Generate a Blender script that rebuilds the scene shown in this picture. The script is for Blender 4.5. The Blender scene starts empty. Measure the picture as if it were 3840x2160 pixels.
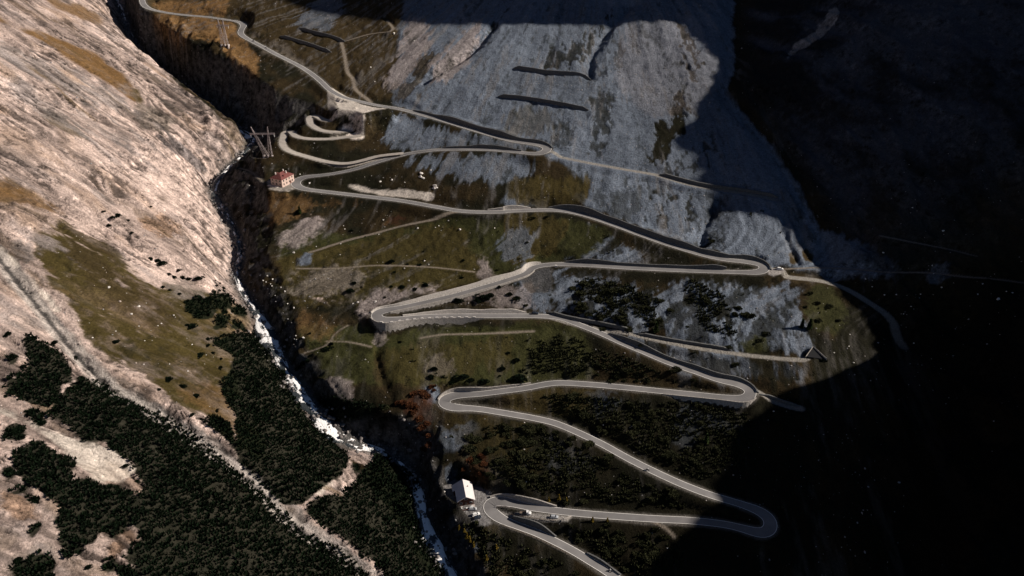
import bpy, math, random
import numpy as np
from mathutils import Vector

random.seed(7)
rng = np.random.default_rng(11)
sc = bpy.context.scene
C = sc.collection
R = math.radians

# ------------------------------------------------------------------ camera, sky, sun, exposure
CZ = 306.0
PITCH = R(30.0)
FPX = 1983.0                      # focal length for a picture 2576 wide
cam = bpy.data.cameras.new("camera")
camo = bpy.data.objects.new("camera", cam); C.objects.link(camo)
camo.location = (0, 0, CZ); camo.rotation_euler = (R(90) - PITCH, 0, 0)
cam.sensor_width = 36.0; cam.lens = 36.0 * FPX / 2576.0
cam.clip_start = 1.0; cam.clip_end = 5000
sc.camera = camo
SUN_EL, SUN_AZ = R(30.0), R(4.0)          # azimuth measured from +X towards +Y
w = bpy.data.worlds.new("World"); sc.world = w; w.use_nodes = True
nt = w.node_tree; bg = nt.nodes["Background"]
sky = nt.nodes.new("ShaderNodeTexSky"); sky.sky_type = 'NISHITA'; sky.sun_disc = False
sky.sun_elevation = SUN_EL; sky.sun_rotation = R(90) - SUN_AZ; sky.altitude = 3000; sky.air_density = 0.6; sky.dust_density = 0.1; sky.ozone_density = 1.0
nt.links.new(sky.outputs[0], bg.inputs[0]); bg.inputs[1].default_value = 0.05
sl = bpy.data.lights.new("sun", 'SUN'); sl.energy = 5.0; sl.angle = R(0.5); sl.color = (1.0, 0.92, 0.83)
slo = bpy.data.objects.new("sun", sl); C.objects.link(slo)
SUND = Vector((math.cos(SUN_EL) * math.cos(SUN_AZ), math.cos(SUN_EL) * math.sin(SUN_AZ), math.sin(SUN_EL)))
slo.rotation_euler = SUND.to_track_quat('Z', 'Y').to_euler(); slo.location = (300, 0, 600)
sc.view_settings.view_transform = 'Standard'; sc.view_settings.look = 'None'
sc.view_settings.exposure = 0.45; sc.view_settings.gamma = 1.0

# ------------------------------------------------------------------ picture survey <-> ground
cp, sp = math.cos(PITCH), math.sin(PITCH)
def project(x, y, z):
    dz = z - CZ
    dep = y * cp - dz * sp
    up = y * sp + dz * cp
    dep = np.maximum(dep, 1.0)
    return 1288 + FPX * x / dep, 724.5 - FPX * up / dep
def raydir(px, py):
    r = (np.asarray(px, float) - 1288) / FPX; u = (724.5 - np.asarray(py, float)) / FPX
    return r, cp + u * sp, -sp + u * cp
def on_z(px, py, z):
    dx, dy, dz = raydir(px, py)
    t = (np.asarray(z) - CZ) / dz
    return dx * t, dy * t
# survey sheets: local map coordinates of seven sheets -> the 2576-wide overview
SHEET = {'a': (0, 0), 'b': (900, 0), 'c': (1900, 0), 'd': (0, 700), 'e': (900, 700), 'f': (1900, 700), 'g': (2740, 700),
         'h': (0, 1420), 'i': (900, 1420), 'j': (1900, 1420), 'o': None}
K = 2576.0 / 3840.0; KS = 1100.0 / 2154.0 * K
def S(sheet, pts):
    if sheet == 'o': return [tuple(p) for p in pts]
    ox, oy = SHEET[sheet]
    return [(p[0] * KS + ox * K, p[1] * KS + oy * K) + tuple(p[2:]) for p in pts]

# ------------------------------------------------------------------ noise
_lat = [np.random.default_rng(100 + i).random((256, 256)).astype(np.float32) for i in range(6)]
def vnoise(x, y, k=0):
    L = _lat[k % 6]
    xi = np.floor(x); yi = np.floor(y)
    fx = (x - xi).astype(np.float32); fy = (y - yi).astype(np.float32)
    fx = fx * fx * (3 - 2 * fx); fy = fy * fy * (3 - 2 * fy)
    ix = xi.astype(np.int64) & 255; iy = yi.astype(np.int64) & 255
    jx = (ix + 1) & 255; jy = (iy + 1) & 255
    a = L[iy, ix]; b = L[iy, jx]; c = L[jy, ix]; d = L[jy, jx]
    return (a + (b - a) * fx) * (1 - fy) + (c + (d - c) * fx) * fy
def fbm(x, y, k=0, oct=4, gain=0.5):
    s = 0; a = 1.0; t = 0
    for i in range(oct):
        s = s + a * (vnoise(x * 2 ** i + 17.3 * i, y * 2 ** i + 9.1 * i, k + i) - 0.5); t += a; a *= gain
    return s / t * 2
def ridged(x, y, k=0, oct=4, gain=0.5):
    s = 0; a = 1.0; t = 0
    for i in range(oct):
        s = s + a * (1 - np.abs(2 * vnoise(x * 2 ** i + 5.3 * i, y * 2 ** i + 3.7 * i, k + i) - 1)); t += a; a *= gain
    return s / t
def sstep(a, b, x):
    t = np.clip((x - a) / (b - a), 0, 1); return t * t * (3 - 2 * t)

def resample(P, step):
    P = np.asarray(P, float)
    d = np.r_[0, np.cumsum(np.linalg.norm(np.diff(P[:, :2], axis=0), axis=1))]
    n = max(2, int(d[-1] / step) + 1)
    s = np.linspace(0, d[-1], n)
    return np.stack([np.interp(s, d, P[:, j]) for j in range(P.shape[1])], 1)
def catmull(P, n=8):
    P = np.asarray(P, float); Q = np.vstack([2 * P[0] - P[1], P, 2 * P[-1] - P[-2]])
    out = []
    for i in range(1, len(Q) - 2):
        p0, p1, p2, p3 = Q[i - 1], Q[i], Q[i + 1], Q[i + 2]
        for t in np.linspace(0, 1, n, endpoint=False):
            out.append(0.5 * ((2 * p1) + (p2 - p0) * t + (2 * p0 - 5 * p1 + 4 * p2 - p3) * t * t + (3 * p1 - p0 - 3 * p2 + p3) * t ** 3))
    out.append(P[-1]); return np.array(out)
def gsmooth(v, sig):
    sig = max(0.3, min(sig, (len(v) - 3) / 3.5)); n = int(sig * 3) + 1; k = np.exp(-0.5 * (np.arange(-n, n + 1) / sig) ** 2); k /= k.sum()
    v2 = np.r_[2 * v[0] - v[1:n + 1][::-1], v, 2 * v[-1] - v[-n - 1:-1][::-1]]
    return np.convolve(v2, k, 'valid')
def pdist(x, y, P):
    """signed distance (left of travel positive) and arc position to polyline P"""
    best = np.full(x.shape, 1e18); sgn = np.ones(x.shape); arc = np.zeros(x.shape); acc = 0.0
    for i in range(len(P) - 1):
        ax, ay = P[i][:2]; bx, by = P[i + 1][:2]
        ex, ey = bx - ax, by - ay; L2 = ex * ex + ey * ey; L = math.sqrt(L2)
        t = np.clip(((x - ax) * ex + (y - ay) * ey) / L2, 0, 1)
        qx = x - ax - t * ex; qy = y - ay - t * ey; d = qx * qx + qy * qy
        m = d < best
        cr = ex * (y - ay) - ey * (x - ax)
        best = np.where(m, d, best); sgn = np.where(m, np.sign(cr), sgn); arc = np.where(m, acc + t * L, arc); acc += L
    return np.sqrt(best) * np.where(sgn == 0, 1, sgn), arc
def inpoly(x, y, P):
    r = np.zeros(x.shape, bool); n = len(P)
    for i in range(n):
        x1, y1 = P[i][:2]; x2, y2 = P[(i + 1) % n][:2]
        if y1 == y2: continue
        m = ((y1 > y) != (y2 > y)) & (x < (x2 - x1) * (y - y1) / (y2 - y1) + x1)
        r ^= m
    return r

# ------------------------------------------------------------------ the big shapes of the valley
def plane_mid(x, y):
    m = 0.365 * (y - 257.0)
    m = m + 0.0004 * np.clip(x - 40, 0, 110) ** 2 * sstep(400, 640, y)
    m = m + 7.0 * fbm(x / 130.0, y / 130.0, 2, 2)
    return m
def hit_mid(px, py, off=0.0):
    z = np.full(np.shape(px), 50.0)
    for _ in range(60):
        x, y = on_z(px, py, z); z = 0.6 * z + 0.4 * (plane_mid(x, y) + off)
    return x, y, z
GORGE = np.array([(250,-60,30),(300,10,30),(330,90,34),(385,165,36),(470,225,38),(540,282,38),(600,330,36),(636,352,32),(600,395,28),(556,440,26),(534,480,24),(560,530,22),
 (592,590,19),(603,650,14),(590,690,10),(612,735,8),(648,790,7),(672,850,7.5),(708,915,8),(745,975,8),(790,1030,8.5),(835,1085,9),(880,1118,13),(960,1140,19),(1020,1180,17),
 (1055,1240,12),(1062,1300,10.5),(1078,1350,10.5),(1110,1405,11),(1140,1455,12),(1180,1560,14)], float)
gx, gy, gz = hit_mid(GORGE[:, 0], GORGE[:, 1], -GORGE[:, 2])
G0 = catmull(np.stack([gx, gy, gz], 1), 6)
G0 = resample(G0, 4.0)
gz_s = np.minimum.accumulate(gsmooth(G0[:, 2], 5))
G0[:, 2] = gz_s
GS = G0[::6].copy()
for _ in range(2):
    GS[:, 0] = gsmooth(GS[:, 0], 4); GS[:, 1] = gsmooth(GS[:, 1], 4)
GS[0] += (GS[0] - GS[1]) * 20; GS[-1] += (GS[-1] - GS[-2]) * 12
GS = GS[::3] if len(GS) > 24 else GS
RIM = np.array([(330,-60),(350,20),(430,95),(520,130),(610,170),(700,235),(790,262),(800,300),(705,340),(690,380),(655,400),(668,470),(688,560),(672,640),(700,700),(738,780),(750,850),(795,905),
 (850,985),(930,1040),(1010,1050),(1085,1085),(1125,1180),(1140,1250),(1175,1320),(1215,1345),(1225,1400),(1250,1460),(1300,1560)], float)
rx, ry, rz = hit_mid(RIM[:, 0], RIM[:, 1])
RIMW = np.stack([rx, ry], 1)
GPOLY = np.vstack([G0[:, :2], RIMW[::-1]])
RG = np.array([(1850,-120),(1835,60),(1842,160),(1822,235),(1900,320),(1975,430),(2045,550),(2095,690),(2190,770),(2262,880),(2300,1100),(2330,1500)], float)
qx, qy, qz = hit_mid(RG[:, 0], RG[:, 1])
RGW = np.stack([qx, qy], 1)
RGW[0] += (RGW[0] - RGW[1]) * 3; RGW[-1] += (RGW[-1] - RGW[-2]) * 3

# coarse base relief, every 3 m
BX = np.arange(-720, 721, 3.0); BY = np.arange(40, 1181, 3.0)
bx, by = np.meshgrid(BX, BY)
M = plane_mid(bx, by)
dgs, _ = pdist(bx, by, GS)
G0c = G0[::2]
dgn, arcg = pdist(bx, by, G0c)
arcs = np.r_[0, np.cumsum(np.linalg.norm(np.diff(G0c[:, :2], axis=0), axis=1))]
bed = np.interp(arcg, arcs, G0c[:, 2])
drn, _ = pdist(bx, by, RIMW)
dR, _ = pdist(bx, by, RGW)
inside = inpoly(bx, by, GPOLY)
west = np.maximum(-dgs, 0)
isW = (dgn < 0) & ~inside
depth = np.maximum(M - bed, 0)
slope_w = 0.80 * (np.sqrt(west ** 2 + 12 ** 2) - 12) 
zw = np.where(isW, (M - np.minimum(depth, 40) * np.exp(-np.abs(dgn) / 22.0)) + slope_w * sstep(0, 25, np.abs(dgn)), M)
t = np.abs(dgn) / (np.abs(dgn) + np.abs(drn) + 1e-3)
t = t ** (1.15 + 0.7 * sstep(520, 600, by))
ze = bed + (M - bed) * t
HB = np.where(inside, ze, zw)
WEST = np.where(inside | (drn > 0) & ~isW, 0.0, 1.0)
WEST = isW.astype(float)
GOR = inside.astype(float)
# the mountain on the right and its crest outside the picture
rr = np.maximum(dR, 0)
HB = HB + 0.74 * (np.sqrt(rr ** 2 + 10 ** 2) - 10) - 3.0 * np.exp(-(dR / 7.0) ** 2) * sstep(380, 460, by)
HBB = HB.copy()
def bil(G, x, y):
    fx = np.clip((np.asarray(x) - BX[0]) / 3.0, 0, len(BX) - 1.001); fy = np.clip((np.asarray(y) - BY[0]) / 3.0, 0, len(BY) - 1.001)
    ix = fx.astype(int); iy = fy.astype(int); fx = fx - ix; fy = fy - iy
    return (G[iy, ix] * (1 - fx) + G[iy, ix + 1] * fx) * (1 - fy) + (G[iy + 1, ix] * (1 - fx) + G[iy + 1, ix + 1] * fx) * fy
def hit(px, py, G):
    """first point where the sight line of a survey point meets the relief"""
    px = np.atleast_1d(np.asarray(px, float)); py = np.atleast_1d(np.asarray(py, float))
    dx, dy, dz = raydir(px, py)
    T = np.full(px.shape, 1400.0); done = np.zeros(px.shape, bool)
    for t in np.arange(180, 1400, 3.0):
        z = CZ + dz * t
        h = bil(G, dx * t, dy * t)
        m = (~done) & (z < h); T[m] = t; done |= m
        if done.all(): break
    lo = T - 3.0; hi = T.copy()
    for _ in range(14):
        mid = (lo + hi) / 2; below = (CZ + dz * mid) < bil(G, dx * mid, dy * mid)
        hi = np.where(below, mid, hi); lo = np.where(below, lo, mid)
    return dx * hi, dy * hi, CZ + dz * hi
# crest of the mountain outside the picture on the right (it throws the big shadows)
CRY = np.array([-100, 120, 250, 300, 323, 354, 368, 377, 391, 420, 452, 469, 490, 507, 530, 557, 579, 600, 624, 637, 661, 670, 691, 712, 724, 730, 738, 751, 785, 830, 1200], float)
CRZ = np.array([238, 236, 234, 231, 225, 229, 226, 205, 187, 200, 223, 234, 251, 278, 292, 302, 317, 320, 316, 320, 326, 336, 345, 356, 385, 430, 478, 500, 575, 600, 640], float)
X0 = 480.0
KRY = [100, 250, 340, 372, 400, 450, 480, 530, 1200]; KRV = [.60, .60, .58, .50, .40, .42, .50, .585, .60]
HB = HB - 0.74 * (np.sqrt(rr ** 2 + 100) - 10) + np.interp(by, KRY, KRV) * (np.sqrt(rr ** 2 + 100) - 10)
zrg = HB
XF = 0.65 * (cp * by + sp * (CZ - HB)) + 22
crest = np.interp(by + 1.5 * fbm(by / 5.0, by * 0, 1, 3), CRY, CRZ)
crest = crest + 16 * (ridged(by / 26.0, by * 0 + 3, 2, 3) - .62) * np.where(by > 700, .5, 1)
u = np.clip((bx - XF) / (X0 - XF), 0, 1)
HB = np.where(bx > XF, np.where(bx < X0, HB * (1 - u ** 1.3) + crest * u ** 1.3, crest + (bx - X0) * 0.15), HB)
# ------------------------------------------------------------------ roads and tracks (surveyed centre lines, top of the sheets first)
ROAD = S('i', []) + [(1600,1492),(1531.6,1441),(1487,1413),(1439,1384),(1377,1352.5),(1341.8,1337)] + S('i', [(2000,1066),(1905,1022),(1846,976),(1829,948),(1834,918),(1872,900),(1950,903),(2050,925),(2154,948)]) + S('j', [
 (500,985),(800,1010),(1100,1030),(1350,1042),(1600,1070),(1750,1105),(1850,1131),(1912,1124),(1940,1078),(1922,1022),(1850,970),(1700,915),(1500,855),(1300,780),(1100,690),(900,590),(700,480),(500,385),(350,325),(200,290),(0,255)]) + S('i', [
 (1750,222),(1595,213),(1520,198),(1494,168),(1525,138),(1600,120),(1750,113),(1950,88),(2100,68)]) + S('j', [(350,32),(550,38),(800,58),(1100,88),(1400,118),(1620,140),(1730,147),(1785,125),(1785,82),(1710,42),(1560,10)]) + S('f', [
 (1400,1363),(1200,1295),(1000,1210),(850,1148),(700,1080),(550,1020),(400,965),(250,950),(100,948)]) + S('e', [(1900,948),(1600,948),(1400,952),(1250,963),(1150,974),(1065,980),(1018,968),(999,943),(1020,920),(1075,906),(1200,884),(1400,840),(1600,792),(1800,735),(1950,690),(2100,638)]) + S('f', [
 (200,592),(350,570),(600,576),(900,595),(1300,614),(1700,627),(1830,628),(1888,612),(1885,580),(1830,560),(1740,548),(1600,534),(1450,502),(1200,428),(1000,358),(800,284),(600,216),(450,182),(300,170),(0,180)]) + S('e', [
 (1950,184),(1750,186),(1600,176),(1450,150),(1200,105),(1000,80),(800,57),(600,34)]) + S('b', [(500,1392),(435,1375),(408,1348),(425,1322),(480,1300),(600,1286),(700,1272),(850,1240),(1000,1192),(1200,1135),(1350,1110),(1500,1098),(1800,1098),(2000,1113)]) + S('c', [
 (200,1128),(270,1118),(300,1090),(255,1068),(130,1048)]) + S('b', [(2000,1035),(1900,1008),(1700,950),(1500,888),(1300,832),(1150,796),(1000,772),(850,738),(750,710),(660,660),(600,603),(530,545),(450,492),(350,440),(250,390),(170,345),(80,298),(25,266),(4,240),(14,212),(26,186),(-5,162)]) + S('a', [
 (1600,135),(1500,122),(1300,104),(1150,78),(1075,52),(1045,10),(1050,-60),(1065,-140)])
TRACK = S('b', [(668,672),(672,720),(668,770),(690,820),(760,838),(840,838),(895,845),(905,872),(870,893),(780,888),(700,888),(620,882),(570,858),(535,850),(508,868),(524,915),(590,955),(690,968),(800,960),(868,955),(892,985),(860,1000),(760,1008),(650,1020),(500,1018),(410,1000),(372,965),(330,970),(318,1005),(312,1060),(360,1108),(500,1152),(650,1190),(780,1200),(900,1178),(1000,1150),(1100,1135),(1200,1125)])
PATHS = {
 'hillside_path_a': (3.4, S('c', [(290,1130),(450,1165),(650,1205),(900,1250),(1100,1285),(1300,1345),(1500,1385),(1750,1420)]) + S('f', [(1960,95)])),
 'hillside_path_b': (3.2, S('f', [(300,935),(450,985),(700,1036),(900,1080),(1150,1136),(1400,1185),(1650,1222),(1900,1252),(2154,1272)]) + S('g', [(560,1262)])),
 'gravel_spur': (4.4, S('g', [(310,620),(400,660),(600,682),(740,710),(870,762),(1000,840),(1120,920),(1195,1000),(1220,1100),(1270,1180)])),
 'foot_path_a': (1.1, S('g', [(380,605),(640,595),(900,605),(1150,628),(1450,632),(1700,660),(1900,675),(2154,705)])),
 'foot_path_b': (1.0, S('g', [(1100,360),(1300,400),(1600,460),(1800,510)])),
 'foot_path_c': (2.0, S('e', [(1640,188),(1480,230),(1200,285),(1000,340),(800,390),(600,455),(520,480)])),
 'foot_path_d': (1.0, S('e', [(420,600),(700,600),(950,580),(1200,580),(1450,595),(1720,625)])),
 'foot_path_e': (2.2, S('b', [(745,310),(770,420),(790,530),(830,580),(850,660),(960,740)])),
 'foot_path_f': (1.6, S('b', [(780,300),(950,250),(1120,222),(1080,150)])),
 'foot_path_g': (0.9, S('j', [(1080,1060),(1160,1110),(1230,1165)])),
 'gravel_branch': (4.0, S('j', [(1838,110),(1950,160),(2060,198),(2154,218)])),
 'foot_path_h': (1.4, S('e', [(1330,1110),(1500,1085),(1750,1080),(2154,1062)])),
 'foot_path_i': (0.8, S('e', [(480,1220),(640,1160),(700,1075),(790,1020)])),
 'foot_path_k': (0.9, S('e', [(640,1135),(800,1140),(960,1175)])),
 'foot_path_l': (0.9, S('a', [(1700,1220),(1800,1170),(1950,1160)])),
 'foot_path_m': (1.2, S('b', [(0,1235),(80,1260),(130,1300),(175,1340)])),
}
def lay(nodes, sm, lift=None):
    """survey nodes -> world samples every 1.5 m, with a smoothed gradient"""
    P = catmull(np.array([n[:2] for n in nodes], float), 8)
    x, y, z = hit(P[:, 0], P[:, 1], HB)
    d = np.r_[0, np.cumsum(np.hypot(np.diff(x), np.diff(y)))]
    s = np.arange(0, d[-1], 3.0)
    zz = gsmooth(np.interp(s, d, z), sm / 3.0)
    z = np.interp(d, s, zz)
    if lift is not None: z = z + lift(P)
    x, y = on_z(P[:, 0], P[:, 1], z)
    W = resample(np.stack([x, y, z], 1), 1.5)
    n = len(W)
    for j in range(3): W[:, j] = gsmooth(W[:, j], 1.2)
    T = np.gradient(W[:, :2], axis=0); T /= np.linalg.norm(T, axis=1)[:, None] + 1e-9
    N = np.stack([-T[:, 1], T[:, 0]], 1)
    return W, T, N
def bump(px, py, r, h):
    return lambda P: h * np.exp(-((P[:, 0] - px) ** 2 + ((P[:, 1] - py) * 1.6) ** 2) / r ** 2)
def lifts(*fs): return lambda P: sum(f(P) for f in fs)
main_lift = lifts(bump(975, 800, 75, 1.0), bump(1080, 797, 80, .5))
RW, RT, RN = lay(ROAD, 26, main_lift)
TW, TT, TN = lay(TRACK, 10)
PW = {k: (v[0],) + lay(v[1], 8) for k, v in PATHS.items()}
def nearest(W, sheet, pt):
    p = S(sheet, [pt])[0]; q = project(W[:, 0], W[:, 1], W[:, 2])
    return int(np.argmin((q[0] - p[0]) ** 2 + (q[1] - p[1]) ** 2))
# walled stretches of the main road: (sheet, from, to, side, kind)   side +1 = left of travel (going up the pass)
def span(sa, a, sb, b):
    i, j = nearest(RW, sa, a), nearest(RW, sb, b); return (min(i, j), max(i, j))
_ang = np.unwrap(np.arctan2(RT[:, 1], RT[:, 0])); _cur = np.abs(np.gradient(gsmooth(_ang, 3))) / 1.5
HW = 2.3 + .95 * sstep(.02, .10, gsmooth(_cur, 6))         # half width, wider in the bends
fl = np.full(len(RW), 8.0); fr = np.full(len(RW), 8.0)
sgn_up = np.where(RN[:, 1] > 0, 1, -1)     # which side is uphill
WALLS = [  # (sheet, from, sheet, to, side, kind, height, label)
 ('e', (962, 925), 'e', (1790, 962), +1, 'fill', 4.2, 'tall grey stone retaining wall holding up the left hairpin in the middle of the slope'),
 ('j', (1150, 112), 'j', (1838, 110), -1, 'fill', 3.2, 'dark stone retaining wall under the right hairpin beside the gravel branch'),
 ('i', (1850, 870), 'j', (385, 965), +1, 'cut', 2.6, 'grey stone wall behind the lowest hairpin above the parking spaces'),
 ('i', (1470, 140), 'j', (200, 50), +1, 'cut', 1.6, 'low rough wall above the left hairpin with the russet shrubs below it'),
 ('e', (975, 925), 'f', (280, 565), +1, 'cut', 2.3, 'long sunlit stone wall above the road climbing away from the left hairpin'),
 ('e', (1100, 905), 'f', (180, 600), -1, 'fill', 2.2, 'pale stone wall under the road climbing away from the left hairpin'),
 ('e', (1190, 965), 'e', (2110, 948), -1, 'cut', 2.0, 'sunlit stone wall between the left hairpin and the black parked car'),
 ('f', (290, 170), 'f', (1925, 600), -1, 'cut', 3.0, 'long shaded wall above the road running down to the upper right hairpin'),
 ('f', (430, 570), 'f', (1640, 622), +1, 'cut', 1.4, 'low shaded wall along the straight road below the upper right hairpin'),
 ('b', (1250, 815), 'c', (300, 1085), -1, 'cut', 3.2, 'tall shaded wall above the road that runs down to the top right hairpin'),
 ('b', (1480, 1098), 'c', (120, 1120), +1, 'cut', 1.3, 'low shaded wall along the road leaving the top right hairpin'),
 ('j', (20, 1062), 'j', (350, 1195), -1, 'cut', .7, 'dark wall along the lowest road just below the parked pickup'),
 ('j', (545, 1300), 'j', (830, 1460), -1, 'cut', 1.5, 'dark wall at the bottom edge beside the lowest road'),
 ('f', (720, 1090), 'f', (1750, 1420), -1, 'cut', 1.3, 'low shaded wall above the long diagonal road under the brushy slope'),
 ('j', (1500, 20), 'j', (1830, 100), -1, 'cut', 2.0, 'curved dark wall on the outside of the lower right hairpin'),
 ('e', (1800, 186), 'f', (180, 176), -1, 'cut', 1.2, 'pale bank wall above the road near the grass track junction'),
]
spans = []
for (sa, a, sb, b, side, kind, H, lab) in WALLS:
    i, j = span(sa, a, sb, b); spans.append((i, j, side, kind, H, lab))
    (fl if side > 0 else fr)[i:j] = 1.0
# ------------------------------------------------------------------ fine relief grid
def axis(segs):
    out = []
    for a, b, s in segs: out += list(np.arange(a, b, s))
    return np.array(out)
GX = axis([(-640, -420, 2.5), (-420, -300, 1.25), (-300, 260, 0.9), (260, 345, 1.25), (345, 640.1, 5.0)])
GY = axis([(80, 160, 4.0), (160, 470, 0.85), (470, 640, 1.05), (640, 790, 1.3), (790, 1100.1, 6.0)])
X, Y = np.meshgrid(GX, GY)
Zb = bil(HB, X, Y); wW = sstep(0.3, 0.9, bil(WEST, X, Y)); wG = bil(GOR, X, Y)
dRf = bil(dR, X, Y); dGf = bil(dgn, X, Y); dRimf = np.abs(bil(drn, X, Y))
wR = sstep(0, 25, dRf)
ca, sa_ = math.cos(R(-14)), math.sin(R(-14))
U = X * ca + Y * sa_; V = -X * sa_ + Y * ca           # U runs downhill on the sunny slope
V = V + 6 * fbm(X / 60, Y / 60, 3, 2)
mid = (1 - wW) * (1 - wG) * (1 - wR)
nearG = np.exp(-(np.abs(dGf) / 6.0) ** 2)
Zn = wW * (1 - nearG) * (5.0 * ridged(U / 150, V / 26, 1, 4) + 1.6 * fbm(U / 22, V / 5, 2, 3) + 1.1 * ridged(U / 9 + 3, V / 7, 4, 3) - 4.5)
tt = np.clip(np.abs(dGf) / (np.abs(dGf) + dRimf + 1e-3), 0, 1); band = 4 * tt * (1 - tt)
bigG = sstep(480, 580, Y)
Zn += wG * band * ((10.0 + 14 * bigG) * (ridged(X / 42, Y / 30, 5, 4) - 0.55) + (6.0 + 5 * bigG) * (ridged(X / 12, Y / 10, 3, 4) - 0.5))
Zn += np.exp(-((np.abs(dGf) - 17) / 11.0) ** 2) * (4.0 + 5.0 * bigG) * (ridged(X / 15, Y / 13, 4, 4, .6) - .5)
Zn += (1 - wW) * (1 - wG) * (1.5 * fbm(X / 30, Y / 30, 2, 3) + 0.45 * fbm(X / 6, Y / 9, 0, 3))
Zn += wR * (1 - wW) * (8.0 * (ridged((X + 0.5 * Y) / 24, (Y - 0.4 * X) / 60, 1, 4) - 0.5) + 1.5 * fbm(X / 6, Y / 8, 2, 3))
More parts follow.
